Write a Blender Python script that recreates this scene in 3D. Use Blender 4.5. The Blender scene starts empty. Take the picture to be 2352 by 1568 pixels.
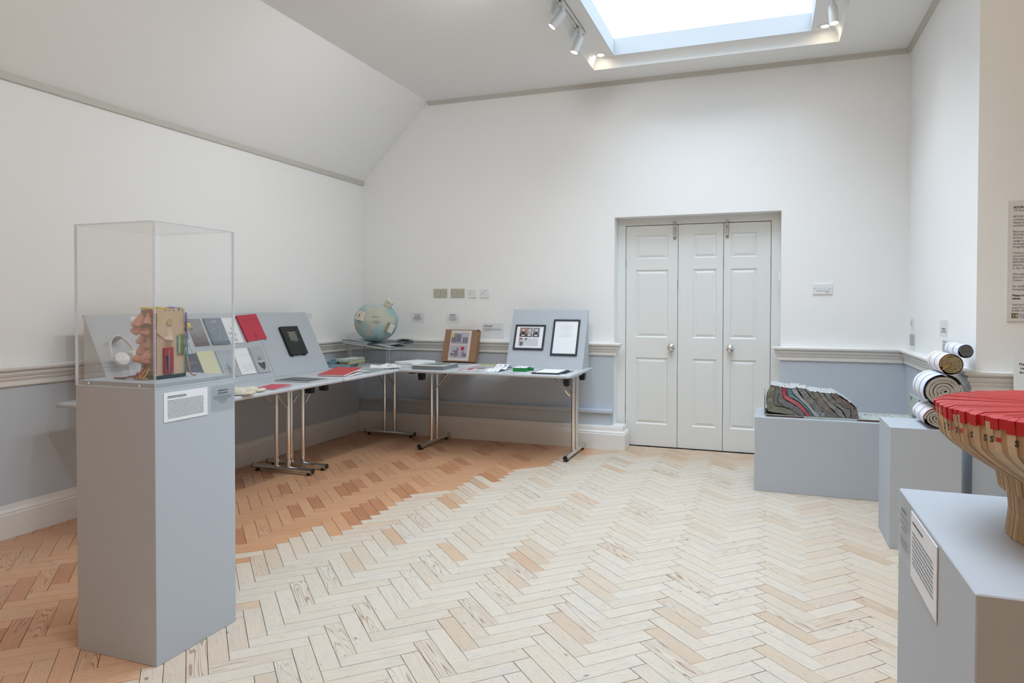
import bpy, bmesh, math, random
from mathutils import Matrix, Vector, noise
random.seed(7)
sc = bpy.context.scene
COL = sc.collection
PI = math.pi

# ------------------------------------------------------------------ camera
# room axes: X along the back wall, Y towards the back wall (Y = 0), Z up, metres
cam_d = bpy.data.cameras.new('camera'); cam = bpy.data.objects.new('camera', cam_d); COL.objects.link(cam)
cam_d.sensor_width = 36.0; cam_d.lens = 36.0 * 1591.03 / 2352; cam_d.shift_y = -55.6 / 2352
cam_d.clip_start = 0.05; cam_d.clip_end = 60
_yaw, _pit, _rol = 0.3529, 0.0170, 0.0017
_F = Vector((-math.sin(_yaw), math.cos(_yaw), 0)); _R = Vector((math.cos(_yaw), math.sin(_yaw), 0)); _U = Vector((0, 0, 1))
_F2 = _F * math.cos(_pit) - _U * math.sin(_pit); _U2 = _U * math.cos(_pit) + _F * math.sin(_pit)
_R3 = _R * math.cos(_rol) + _U2 * math.sin(_rol); _U3 = _U2 * math.cos(_rol) - _R * math.sin(_rol)
CAMP = Vector((3.9291, -6.1979, 1.2828))
cam.matrix_world = Matrix(((_R3.x, _U3.x, -_F2.x, CAMP.x), (_R3.y, _U3.y, -_F2.y, CAMP.y), (_R3.z, _U3.z, -_F2.z, CAMP.z), (0, 0, 0, 1)))
sc.camera = cam

# ------------------------------------------------------------------ sky and exposure
SKY_COL = (0.77, 0.885, 1.0); SKY_STR = 7.4
w = bpy.data.worlds.new('sky'); sc.world = w; w.use_nodes = True
bgn = w.node_tree.nodes['Background']; bgn.inputs[0].default_value = (*SKY_COL, 1); bgn.inputs[1].default_value = SKY_STR
LAMP_POWER = 15.5; REAR_FILL_POWER = 5.0
vs = sc.view_settings
sc.display_settings.display_device = 'sRGB'
vs.view_transform = 'Standard'; vs.look = 'None'; vs.gamma = 1.0; vs.use_curve_mapping = False
vs.exposure = 0.10
try:
    sc.cycles.max_bounces = 9; sc.cycles.diffuse_bounces = 4; sc.cycles.glossy_bounces = 3
    sc.cycles.transmission_bounces = 4; sc.cycles.transparent_max_bounces = 14
    sc.cycles.use_adaptive_sampling = True; sc.cycles.adaptive_threshold = 0.07; sc.cycles.adaptive_min_samples = 16
    sc.cycles.caustics_reflective = False; sc.cycles.caustics_refractive = False
    sc.cycles.use_denoising = True; sc.cycles.sample_clamp_indirect = 6.0
except Exception: pass

# room dimensions
W = 4.966; YJ = -1.917; ZC = 3.30; ZP = 2.551; SX = 0.7625; RAIL = 0.942
XL, XR, HD, DD = 2.631, 4.035, 2.078, 0.148
YB = -9.0; XB = 7.2
WX0, WX1, WY0, WY1 = 2.70, 4.235, -5.8, -0.40       # skylight well
TX0, TX1, TY0, TY1 = 2.52, 4.43, -6.0, -0.345       # tray
ZT = 3.385
# portal that guides sampling of the sky through the skylight
pl = bpy.data.lights.new('skylight_portal', 'AREA'); pl.shape = 'RECTANGLE'; pl.size = WX1 - WX0; pl.size_y = WY1 - WY0
pl.cycles.is_portal = True
po = bpy.data.objects.new('skylight_portal', pl); COL.objects.link(po)
po.location = ((WX0 + WX1) / 2, (WY0 + WY1) / 2, 3.60)

# ------------------------------------------------------------------ materials
def lin(c):
    return tuple(((x / 255) / 12.92 if x / 255 <= 0.04045 else ((x / 255 + 0.055) / 1.055) ** 2.4) for x in c)
class NT:
    def __init__(s, name):
        s.m = bpy.data.materials.new(name); s.m.use_nodes = True; s.t = s.m.node_tree
        s.b = s.t.nodes['Principled BSDF']; s.out = s.t.nodes['Material Output']
    def n(s, kind, **kw):
        nd = s.t.nodes.new(kind)
        for k, v in kw.items():
            if k.startswith('i_'):
                nd.inputs[k[2:].replace('__', ' ')].default_value = v
            else: setattr(nd, k, v)
        return nd
    def l(s, a, b): s.t.links.new(a, b)
    def math(s, op, a, b=None, c=None):
        nd = s.t.nodes.new('ShaderNodeMath'); nd.operation = op
        for i, x in enumerate((a, b, c)):
            if x is None: continue
            if hasattr(x, 'links'): s.l(x, nd.inputs[i])
            else: nd.inputs[i].default_value = x
        return nd.outputs[0]
    def mix(s, f, a, b, mode='MIX'):
        nd = s.t.nodes.new('ShaderNodeMix'); nd.data_type = 'RGBA'; nd.blend_type = mode
        for i, x in ((0, f), (6, a), (7, b)):
            if hasattr(x, 'links'): s.l(x, nd.inputs[i])
            else: nd.inputs[i].default_value = (x if i == 0 else (*x[:3], 1))
        return nd.outputs[2]
    def ramp(s, fac, stops):
        nd = s.t.nodes.new('ShaderNodeValToRGB'); e = nd.color_ramp.elements
        while len(e) < len(stops): e.new(0.5)
        for k, (p, c) in enumerate(stops):
            e[k].position = p; e[k].color = (*(c if isinstance(c, tuple) else (c, c, c)), 1)
        s.l(fac, nd.inputs[0]); return nd.outputs[0]
_M = {}
def mat(name, col, rough=0.6, metal=0.0, var=0.0, scale=8.0, bump=0.0, spec=0.5, bscale=None, stretch=None):
    if name in _M: return _M[name]
    t = NT(name); b = t.b
    b.inputs['Base Color'].default_value = (*col, 1); b.inputs['Roughness'].default_value = rough
    b.inputs['Metallic'].default_value = metal; b.inputs['Specular IOR Level'].default_value = spec
    tc = t.n('ShaderNodeTexCoord')
    src = tc.outputs['Object']
    if stretch:
        mp = t.n('ShaderNodeMapping'); mp.inputs['Scale'].default_value = stretch; t.l(src, mp.inputs[0]); src = mp.outputs[0]
    if var > 0:
        nz = t.n('ShaderNodeTexNoise', i_Scale=scale, i_Detail=2.0); t.l(src, nz.inputs['Vector'])
        dk = tuple(c * (1 - var) for c in col); lt = tuple(min(1, c * (1 + var)) for c in col)
        t.l(t.mix(nz.outputs[0], dk, lt), b.inputs['Base Color'])
    if bump > 0:
        nz2 = t.n('ShaderNodeTexNoise', i_Scale=bscale or scale * 6, i_Detail=3.0); t.l(src, nz2.inputs['Vector'])
        bp = t.n('ShaderNodeBump', i_Strength=min(bump, 1.0), i_Distance=0.002 if bump <= 1 else 0.002 * bump * bump); t.l(nz2.outputs[0], bp.inputs['Height']); t.l(bp.outputs[0], b.inputs['Normal'])
    _M[name] = t.m; return t.m
def emit(name, col, s):
    if name in _M: return _M[name]
    t = NT(name); t.b.inputs['Base Color'].default_value = (*col, 1)
    t.b.inputs['Emission Color'].default_value = (*col, 1); t.b.inputs['Emission Strength'].default_value = s
    t.m.cycles.emission_sampling = 'NONE'
    _M[name] = t.m; return t.m
def clear(name, tint=(0.96, 0.98, 0.98), refl=0.06, rough=0.02, haze=0.0):
    """thin clear sheet: mostly lets light through, a little reflection, optional faint haze"""
    if name in _M: return _M[name]
    t = NT(name); tr = t.n('ShaderNodeBsdfTransparent'); tr.inputs[0].default_value = (*tint, 1)
    gl = t.n('ShaderNodeBsdfGlossy', i_Roughness=rough); gl.inputs[0].default_value = (1, 1, 1, 1)
    fr = t.n('ShaderNodeFresnel', i_IOR=1.35); mx = t.n('ShaderNodeMixShader')
    t.l(t.math('MULTIPLY', fr.outputs[0], refl / 0.06), mx.inputs[0]); t.l(tr.outputs[0], mx.inputs[1]); t.l(gl.outputs[0], mx.inputs[2])
    o = mx.outputs[0]
    if haze > 0:
        df = t.n('ShaderNodeBsdfDiffuse'); df.inputs[0].default_value = (0.95, 0.98, 1, 1)
        if haze > 0.5:
            tl_ = t.n('ShaderNodeBsdfTranslucent'); tl_.inputs[0].default_value = (1, 1, 1, 1); ad = t.n('ShaderNodeMixShader'); ad.inputs[0].default_value = 0.7; t.l(df.outputs[0], ad.inputs[1]); t.l(tl_.outputs[0], ad.inputs[2]); df = ad
        m2 = t.n('ShaderNodeMixShader'); m2.inputs[0].default_value = haze; t.l(o, m2.inputs[1]); t.l(df.outputs[0], m2.inputs[2]); o = m2.outputs[0]
    t.l(o, t.out.inputs[0]); _M[name] = t.m; return t.m

WALL = mat('wall_paint', (0.885, 0.885, 0.875), 0.9)
CEIL = mat('ceiling_paint', (0.87, 0.87, 0.855), 0.9)
DADO = mat('dado_paint', (0.54, 0.60, 0.665), 0.55)
TRIM = mat('trim_paint', (0.80, 0.79, 0.765), 0.45)
DOORM = mat('door_paint', (0.76, 0.775, 0.76), 0.42)
PLINTH = mat('plinth_paint', (0.455, 0.49, 0.53), 0.6)
BOARD = mat('board_paint', (0.45, 0.49, 0.53), 0.6)
TABLE = mat('table_laminate', (0.52, 0.55, 0.58), 0.35, var=0.02, scale=20)
TEDGE = mat('table_edge', (0.50, 0.51, 0.53), 0.4)
CHROME = mat('chrome', (0.72, 0.71, 0.69), 0.12, 1.0)
STEEL = mat('brushed_steel', (0.40, 0.41, 0.41), 0.3, 1.0)
BLACK = mat('black_plastic', (0.012, 0.012, 0.013), 0.45)
DARK = mat('dark_gap', (0.02, 0.018, 0.016), 0.9)
WHITEP = mat('white_plastic', (0.80, 0.82, 0.82), 0.35)
WHITEM = mat('white_metal', (0.78, 0.80, 0.80), 0.35)
PAPER = mat('white_paper', (0.80, 0.82, 0.84), 0.8, var=0.01)
CREAM = mat('cream_paper', (0.78, 0.74, 0.66), 0.8, var=0.02)
INK = mat('printing_ink', (0.03, 0.035, 0.045), 0.7)
GREYINK = mat('grey_ink', (0.22, 0.24, 0.27), 0.7)
PALEINK = mat('pale_ink', (0.55, 0.57, 0.60), 0.7)
ACRYL = clear('clear_acrylic', (0.995, 0.998, 0.998), 0.020, 0.01, 0.005)
ACEDGE = mat('acrylic_edge', (0.80, 0.86, 0.88), 0.12)
FILM = clear('clear_label_film', (0.992, 0.992, 0.995), 0.008, 0.3, 0.02)
GLASS = clear('skylight_glass', (0.97, 0.985, 1.0), 0.05)

# ------------------------------------------------------------------ mesh helpers
class MB:
    def __init__(s): s.v = []; s.f = []; s.mi = []; s.cur = 0
    def mat(s, i): s.cur = i; return s
    def face(s, idx): s.f.append(tuple(idx)); s.mi.append(s.cur)
    def add(s, vs, fs):
        o = len(s.v); s.v += [tuple(v) for v in vs]
        for f in fs: s.face([o + i for i in f])
        return s
    def box(s, x0, x1, y0, y1, z0, z1, M=None):
        vs = [Vector(p) for p in ((x0, y0, z0), (x1, y0, z0), (x1, y1, z0), (x0, y1, z0), (x0, y0, z1), (x1, y0, z1), (x1, y1, z1), (x0, y1, z1))]
        if M: vs = [M @ v for v in vs]
        return s.add(vs, [(0, 3, 2, 1), (4, 5, 6, 7), (0, 1, 5, 4), (1, 2, 6, 5), (2, 3, 7, 6), (3, 0, 4, 7)])
    def quad(s, a, b, c, d): return s.add([a, b, c, d], [(0, 1, 2, 3)])
    def poly(s, pts): return s.add(pts, [tuple(range(len(pts)))])
    def prism(s, pts, vec):
        n = len(pts); vec = Vector(vec); a = [Vector(p) for p in pts]; b = [p + vec for p in a]
        fs = [tuple(range(n))[::-1], tuple(range(n, 2 * n))] + [(i, (i + 1) % n, n + (i + 1) % n, n + i) for i in range(n)]
        return s.add(a + b, fs)
    def tube(s, path, r, seg=12, cap=True):
        path = [Vector(p) for p in path]; o = len(s.v); n = len(path); up = None
        for i, p in enumerate(path):
            d = (path[min(i + 1, n - 1)] - path[max(i - 1, 0)]).normalized()
            if up is None: up = d.orthogonal().normalized()
            else: up = (up - d * up.dot(d)); up = up.normalized() if up.length > 1e-6 else d.orthogonal().normalized()
            b = d.cross(up); rr = r[i] if isinstance(r, (list, tuple)) else r
            for k in range(seg):
                a = 2 * PI * k / seg; s.v.append(tuple(p + up * math.cos(a) * rr + b * math.sin(a) * rr))
        for i in range(n - 1):
            for k in range(seg):
                s.face((o + i * seg + k, o + i * seg + (k + 1) % seg, o + (i + 1) * seg + (k + 1) % seg, o + (i + 1) * seg + k))
        if cap:
            s.face([o + k for k in range(seg)][::-1]); s.face([o + (n - 1) * seg + k for k in range(seg)])
        return s
    def lathe(s, prof, seg=24, M=None, sx=1, sy=1):
        o = len(s.v); n = len(prof)
        for r, z in prof:
            for k in range(seg):
                a = 2 * PI * k / seg; v = Vector((r * math.cos(a) * sx, r * math.sin(a) * sy, z)); s.v.append(tuple(M @ v if M else v))
        for i in range(n - 1):
            for k in range(seg):
                s.face((o + i * seg + k, o + i * seg + (k + 1) % seg, o + (i + 1) * seg + (k + 1) % seg, o + (i + 1) * seg + k))
        if prof[0][0] > 1e-5: s.face([o + k for k in range(seg)][::-1])
        if prof[-1][0] > 1e-5: s.face([o + (n - 1) * seg + k for k in range(seg)])
        return s
    def grid(s, fn, nu, nv):
        o = len(s.v)
        for i in range(nu + 1):
            for j in range(nv + 1): s.v.append(tuple(fn(i / nu, j / nv)))
        for i in range(nu):
            for j in range(nv):
                a = o + i * (nv + 1) + j; s.face((a, a + nv + 1, a + nv + 2, a + 1))
        return s
    def mesh(s, name, mats, smooth=False, bevel=0.0, seg=2, weld=False):
        me = bpy.data.meshes.new(name); me.from_pydata(s.v, [], s.f)
        for m in (mats if isinstance(mats, (list, tuple)) else [mats]): me.materials.append(m)
        me.polygons.foreach_set('material_index', s.mi)
        if bevel > 0 or weld:
            bm = bmesh.new(); bm.from_mesh(me)
            if weld: bmesh.ops.remove_doubles(bm, verts=bm.verts, dist=1e-5); bmesh.ops.recalc_face_normals(bm, faces=bm.faces)
            if bevel > 0:
                es = [e for e in bm.edges if len(e.link_faces) == 2 and e.calc_face_angle(0) > 0.6]
                bmesh.ops.bevel(bm, geom=es, offset=bevel, segments=seg, affect='EDGES', profile=0.5, clamp_overlap=True)
            bm.to_mesh(me); bm.free()
        if smooth:
            me.polygons.foreach_set('use_smooth', [True] * len(me.polygons))
            try: me.set_sharp_from_angle(angle=0.7)
            except Exception: pass
        me.update(); return me
def obj(name, mb, mats, parent=None, smooth=False, bevel=0.0, seg=2, label=None, kind=None, loc=None, weld=False, M=None):
    me = mb.mesh(name, mats, smooth, bevel, seg, weld) if isinstance(mb, MB) else mb
    o = bpy.data.objects.new(name, me); COL.objects.link(o)
    if parent: o.parent = parent
    if loc: o.location = loc
    if M is not None: o.matrix_local = M
    if label: o['label'] = label
    if kind: o['kind'] = kind
    return o
def tag(o, label=None, cat=None, group=None, kind=None):
    if label: o['label'] = label
    if cat: o['category'] = cat
    if group: o['group'] = group
    if kind: o['kind'] = kind
    return o
def thing(name, label, cat, loc=(0, 0, 0), rz=0.0, group=None, M=None):
    o = bpy.data.objects.new(name, None); COL.objects.link(o); o.empty_display_size = 0.05
    if M is not None: o.matrix_world = M
    else: o.location = loc; o.rotation_euler = (0, 0, rz)
    return tag(o, label, cat, group)
def struct(name, mb, mats, label=None, **kw):
    o = obj(name, mb, mats, **kw); o['kind'] = 'structure'
    if label: o['label'] = label
    return o
def B(*a, **k): return MB().box(*a, **k)
def frame(o, x, y):
    x = Vector(x).normalized(); y = Vector(y); y = (y - x * y.dot(x)).normalized(); z = x.cross(y); o = Vector(o)
    return Matrix(((x.x, y.x, z.x, o.x), (x.y, y.y, z.y, o.y), (x.z, y.z, z.z, o.z), (0, 0, 0, 1)))
def words(x0, x1, ys, h, cover=1.0, center=False, z=0.0006, rnd=None, last=1.0, gap=0.9):
    """rows of small dashes standing for lines of print too small to read"""
    r = rnd or random; m = MB()
    for k, y in enumerate(ys):
        full = (x1 - x0) * (cover if not isinstance(cover, (list, tuple)) else cover[k % len(cover)])
        if k == len(ys) - 1: full *= last
        xs = (x0 + x1) / 2 - full / 2 if center else x0
        x = xs
        while x < xs + full - h:
            wd = min(h * r.uniform(1.5, 5.5), xs + full - x)
            m.quad((x, y, z), (x + wd, y, z), (x + wd, y + h, z), (x, y + h, z)); x += wd + h * gap
    return m
def text_obj(name, s, size, mat_, parent, M, align='LEFT', shear=0.0, bold=0.0):
    cu = bpy.data.curves.new(name, 'FONT'); cu.body = s; cu.size = size; cu.align_x = align; cu.shear = shear; cu.offset = bold
    cu.resolution_u = 3
    t = bpy.data.objects.new(name + '_c', cu); COL.objects.link(t)
    dg = bpy.context.evaluated_depsgraph_get(); me = bpy.data.meshes.new_from_object(t.evaluated_get(dg))
    bpy.data.objects.remove(t); bpy.data.curves.remove(cu)
    me.materials.clear(); me.materials.append(mat_)
    o = bpy.data.objects.new(name, me); COL.objects.link(o); o.parent = parent; o.matrix_local = M; return o
def T(x, y, z): return Matrix.Translation((x, y, z))
def Rz(a): return Matrix.Rotation(a, 4, 'Z')
# ------------------------------------------------------------------ floor: pine blocks in herringbone
def floor_mat():
    t = NT('pine_block'); b = t.b
    at = t.n('ShaderNodeAttribute', attribute_name='tint'); sp = t.n('ShaderNodeSeparateColor'); t.l(at.outputs['Color'], sp.inputs[0])
    fin, rnd, grn = sp.outputs[0], sp.outputs[1], sp.outputs[2]
    uv = t.n('ShaderNodeUVMap', uv_map='grain')
    pale = t.ramp(rnd, [(0.0, (0.61, 0.535, 0.435)), (0.45, (0.64, 0.575, 0.485)), (0.85, (0.615, 0.53, 0.425)), (1.0, (0.575, 0.455, 0.335))])
    tan = t.ramp(rnd, [(0.0, (0.58, 0.40, 0.26)), (0.5, (0.62, 0.44, 0.30)), (1.0, (0.53, 0.33, 0.20))])
    org = t.ramp(rnd, [(0.0, (0.60, 0.31, 0.16)), (0.5, (0.64, 0.345, 0.19)), (0.75, (0.52, 0.235, 0.115)), (1.0, (0.45, 0.185, 0.085))])
    c1 = t.mix(t.math('MULTIPLY', fin, 2.0), pale, tan)
    nd = t.n('ShaderNodeMath', operation='MULTIPLY_ADD', use_clamp=True); t.l(fin, nd.inputs[0]); nd.inputs[1].default_value = 2.0; nd.inputs[2].default_value = -1.0
    base = t.mix(nd.outputs[0], c1, org)
    # growth-ring lines running along the block
    mp = t.n('ShaderNodeMapping'); mp.inputs['Scale'].default_value = (1.4, 15.0, 1); t.l(uv.outputs[0], mp.inputs[0])
    nz = t.n('ShaderNodeTexNoise', i_Scale=1.1, i_Detail=1.5, i_Roughness=0.45); t.l(mp.outputs[0], nz.inputs['Vector'])
    rings = t.math('FRACT', t.math('MULTIPLY', nz.outputs[0], 17.0))
    tri = t.math('ABSOLUTE', t.math('SUBTRACT', rings, 0.5))
    line = t.ramp(tri, [(0.30, 0.0), (0.47, 1.0)])
    gl = t.math('MULTIPLY', line, t.math('MULTIPLY_ADD', grn, 0.85, 0.10))
    ringc = t.mix(fin, (0.30, 0.17, 0.10), (0.22, 0.075, 0.025))
    col = t.mix(gl, base, ringc)
    # fine fibre streaks
    mp2 = t.n('ShaderNodeMapping'); mp2.inputs['Scale'].default_value = (9, 220, 1); t.l(uv.outputs[0], mp2.inputs[0])
    nz2 = t.n('ShaderNodeTexNoise', i_Scale=1.0, i_Detail=1.0); t.l(mp2.outputs[0], nz2.inputs['Vector'])
    col = t.mix(t.ramp(nz2.outputs[0], [(0.35, 0.0), (0.75, 0.22)]), col, (0.40, 0.31, 0.22))
    # small dark dents and knots, cooler scuffs
    mp3 = t.n('ShaderNodeMapping'); mp3.inputs['Scale'].default_value = (45, 110, 1); t.l(uv.outputs[0], mp3.inputs[0])
    nz3 = t.n('ShaderNodeTexNoise', i_Scale=1.0, i_Detail=2.0, i_Roughness=0.6); t.l(mp3.outputs[0], nz3.inputs['Vector'])
    dents = t.math('MULTIPLY', t.ramp(nz3.outputs[0], [(0.655, 0.0), (0.74, 0.7)]), t.math('MULTIPLY_ADD', fin, -0.6, 1.0))
    col = t.mix(dents, col, (0.13, 0.12, 0.12))
    mp4 = t.n('ShaderNodeMapping'); mp4.inputs['Scale'].default_value = (7, 13, 1); t.l(uv.outputs[0], mp4.inputs[0])
    vo = t.n('ShaderNodeTexVoronoi', i_Scale=1.0); t.l(mp4.outputs[0], vo.inputs['Vector'])
    kn = t.ramp(vo.outputs['Distance'], [(0.0, 0.9), (0.045, 0.8), (0.06, 0.15), (0.085, 0.5), (0.11, 0.0)])
    sv = t.n('ShaderNodeSeparateColor'); t.l(vo.outputs['Color'], sv.inputs[0])
    kn = t.math('MULTIPLY', kn, t.math('GREATER_THAN', sv.outputs[0], 0.66))
    col = t.mix(kn, col, (0.14, 0.085, 0.05))
    tc = t.n('ShaderNodeTexCoord')
    geo = t.n('ShaderNodeNewGeometry')
    nz5 = t.n('ShaderNodeTexNoise', i_Scale=7.0, i_Detail=3.0, i_Roughness=0.7); t.l(geo.outputs['Position'], nz5.inputs['Vector'])
    col = t.mix(t.math('MULTIPLY', t.ramp(nz5.outputs[0], [(0.52, 0.0), (0.75, 0.40)]), t.math('MULTIPLY_ADD', fin, -0.85, 1.0)), col, (0.48, 0.48, 0.48))
    t.l(col, b.inputs['Base Color'])
    t.l(t.math('MULTIPLY_ADD', fin, -0.22, 0.58), b.inputs['Roughness'])
    bp = t.n('ShaderNodeBump', i_Strength=0.25, i_Distance=0.001); t.l(nz2.outputs[0], bp.inputs['Height']); t.l(bp.outputs[0], b.inputs['Normal'])
    return t.m
FLOORM = floor_mat()
LB, WB = 0.2856, 0.0714
A_ = Vector((1, 1)) / math.sqrt(2); Bx = Vector((-1, 1)) / math.sqrt(2); O_ = Vector((2.522, -4.123))
def clip(poly, nx, ny, c):
    out = []
    for i in range(len(poly)):
        p, q = poly[i], poly[(i + 1) % len(poly)]; dp = nx * p[0] + ny * p[1] - c; dq = nx * q[0] + ny * q[1] - c
        if dp <= 0: out.append(p)
        if (dp < 0 < dq) or (dq < 0 < dp):
            k = dp / (dp - dq); out.append((p[0] + (q[0] - p[0]) * k, p[1] + (q[1] - p[1]) * k))
    return out
# edge of the paler sanded area, as it runs over the floor (X as a function of Y)
EDGE = [(-9, 2.2), (-4.6, 1.95), (-4.35, 1.86), (-3.9, 1.72), (-3.36, 1.36), (-3.14, 1.50), (-2.87, 1.60), (-2.42, 1.66), (-2.0, 1.74), (-1.58, 1.92), (-1.12, 2.14), (-0.58, 2.34), (-0.2, 2.46), (0.3, 2.6)]
def edge_x(y):
    for (a, xa), (b, xb) in zip(EDGE, EDGE[1:]):
        if a <= y <= b: return xa + (xb - xa) * (y - a) / (b - a)
    return 2.2
def project(p):
    d = Vector(p) - CAMP; z = d.dot(_F2)
    if z < 0.2: return None
    return (1176 + 1591.03 * d.dot(_R3) / z, 728.4 - 1591.03 * d.dot(_U3) / z, z)
blocks = []
rb = random.Random(11)
n_ = 4
for ku in range(-190, 110):
    for m in range(-14, 24):
        for typ in (0, 1):
            if typ == 0: a0, b0, la, lb = ku + 2 * n_ * m, ku, n_, 1
            else: a0, b0, la, lb = ku + 2 * n_ * m, ku - 2 * n_ + 1, 1, n_
            g = 0.0009
            cs = [(a0 * WB + g, b0 * WB + g), ((a0 + la) * WB - g, b0 * WB + g), ((a0 + la) * WB - g, (b0 + lb) * WB - g), (a0 * WB + g, (b0 + lb) * WB - g)]
            cen = ((a0 + la / 2) * WB, (b0 + lb / 2) * WB)
            pw = [O_ + A_ * a + Bx * b for a, b in cs]; cw = O_ + A_ * cen[0] + Bx * cen[1]
            if not (-0.2 < cw.x < XB + 0.2 and -8.8 < cw.y < 0.35): continue
            poly = [(p.x, p.y) for p in pw]
            poly = clip(poly, -1, 0, -0.004); poly = clip(poly, 0, -1, 8.6)
            if cw.x > XL and cw.x < XR: poly = clip(poly, 0, 1, 0.13) if poly else poly
            else: poly = clip(poly, 0, 1, -0.004) if poly else poly
            if not poly: continue
            xm = W - 0.004 if cw.y > YJ else XB - 0.01
            poly = clip(poly, 1, 0, xm)
            if len(poly) < 3: continue
            ar = 0.5 * abs(sum(poly[i][0] * poly[(i + 1) % len(poly)][1] - poly[(i + 1) % len(poly)][0] * poly[i][1] for i in range(len(poly))))
            if ar < 2e-4: continue
            ex = edge_x(cw.y); d = cw.x - ex
            if d < 0: fin = 1.0 if cw.y > -3.4 else rb.uniform(0.82, 1.0)
            else:
                fin = max(0.0, 0.16 - d * 0.35) * rb.uniform(0.3, 1.6)
                if rb.random() < 0.06 and d < 1.3: fin = rb.uniform(0.25, 0.62)
                if cw.y > -0.45: fin = max(fin, rb.uniform(0.30, 0.5) * min(1, (cw.y + 0.45) / 0.3))
                if cw.x > 4.2: fin = max(fin, rb.uniform(0.05, 0.22))
                if cw.y < -4.9: fin = max(fin, rb.uniform(0.02, 0.2))
            rr = rb.random()
            if typ == 1: rr = 0.25 + 0.75 * rr if rb.random() < 0.8 else rr  # tone follows block direction: the sheen of the grain put into the colour
            else: rr = 0.62 * rr
            grain = rb.uniform(0.0, 0.12)
            q = rb.random()
            if typ == 1 and q < 0.22: grain = rb.uniform(0.35, 0.95)
            elif q < 0.06: grain = rb.uniform(0.2, 0.6)
            if d < 0 and cw.y > -3.4: grain *= 0.35
            ax = A_ if typ == 0 else Bx
            c3 = project((cw.x, cw.y, 0)); vis = -1
            if c3 and -60 < c3[0] < 2412 and c3[1] < 1640:
                pp = [project((x, y, 0)) for x, y in poly]
                if all(pp): vis = 0.5 * abs(sum(pp[i][0] * pp[(i + 1) % len(pp)][1] - pp[(i + 1) % len(pp)][0] * pp[i][1] for i in range(len(pp))))
                # blocks hidden under or behind the three plinths are not counted among the largest
                if 165 < c3[0] < 545 and c3[1] < 1430: vis = -1
                if 1.52 < cw.x < 1.92 and -4.36 < cw.y < -3.95: vis = -1
                if c3[0] > 2062: vis = -1
            blocks.append((vis, poly, ax, (fin, rr, grain), (rb.uniform(0, 40), rb.uniform(0, 40)), cw))
blocks.sort(key=lambda b: -b[0])
def add_block(V, F, UV, TI, blk, off=(0, 0)):
    vis, poly, ax, ti, uvo, cw = blk
    cx = sum(p[0] for p in poly) / len(poly); cy = sum(p[1] for p in poly) / len(poly)
    n = len(poly); base = len(V); dz = rb.uniform(-0.0005, 0.0003)
    ins = []
    for x, y in poly:
        dx, dy = cx - x, cy - y; L = math.hypot(dx, dy) or 1; k = min(0.0016 / L, 0.4)
        ins.append((x + dx * k, y + dy * k))
    bv = Vector((-ax.y, ax.x))
    for pts, z in ((ins, dz), (poly, -0.0016), (poly, -0.011)):
        for x, y in pts: V.append((x - off[0], y - off[1], z))
    def uvp(x, y): d = Vector((x - cx, y - cy)); return (d.dot(ax) + uvo[0], d.dot(bv) + uvo[1])
    U = [uvp(*p) for p in ins] + [uvp(*p) for p in poly] * 2
    fs = [tuple(range(n))] + [(n + i, n + (i + 1) % n, (i + 1) % n, i) for i in range(n)] + [(2 * n + i, 2 * n + (i + 1) % n, n + (i + 1) % n, n + i) for i in range(n)]
    for f in fs:
        F.append(tuple(base + i for i in f)); UV += [U[i] for i in f]; TI += [ti] * len(f)
def block_mesh(name, V, F, UV, TI):
    me = bpy.data.meshes.new(name); me.from_pydata(V, [], F); me.materials.append(FLOORM)
    ul = me.uv_layers.new(name='grain'); ul.data.foreach_set('uv', [c for u in UV for c in u])
    ca = me.color_attributes.new('tint', 'FLOAT_COLOR', 'CORNER'); ca.data.foreach_set('color', [c for t in TI for c in (*t, 1.0)])
    me.update(); return me
sub = MB(); sub.box(-0.3, XB + 0.3, YB - 0.3, 0.5, -0.12, -0.008)
floor = struct('floor', sub, mat('subfloor', (0.055, 0.045, 0.035), 0.9), 'old pine block floor laid in herringbone, sanded pale in the middle')
for blk in blocks[:300]:
    V, F, UV, TI = [], [], [], []; cw = blk[5]
    add_block(V, F, UV, TI, blk, (cw.x, cw.y)); o = obj('floor_block', block_mesh('floor_block', V, F, UV, TI), None, floor, loc=(cw.x, cw.y, 0))
V, F, UV, TI = [], [], [], []
for blk in blocks[300:]: add_block(V, F, UV, TI, blk)
obj('floor_block_field', block_mesh('floor_block_field', V, F, UV, TI), None, floor, kind='stuff', label='remaining herringbone floor blocks')

# ------------------------------------------------------------------ walls
TH = 0.35
m = MB()
m.box(-TH, XL, 0, TH, 0, 4.0).box(XR, W + TH, 0, TH, 0, 4.0).box(XL, XR, 0, TH, HD, 4.0).box(XL, XR, DD + 0.07, TH, 0, HD)
wall_back = struct('wall_back', m, WALL, 'white back wall with a recessed doorway')
m = B(-TH, 0, YB, 0, 0, ZP)
wall_left = struct('wall_left', m, WALL, 'white left wall rising to a sloped ceiling')
m = B(W, W + TH + 2.4, YJ, 0, 0, 4.0)
wall_right = struct('wall_right', m, WALL, 'white right wall ending in a projecting corner')
struct('wall_far_right', B(XB, XB + TH, YB, YJ, 0, 4.0), WALL)
struct('wall_front', B(-TH, XB + TH, YB - TH, YB, 0, 4.0), WALL)
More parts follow.
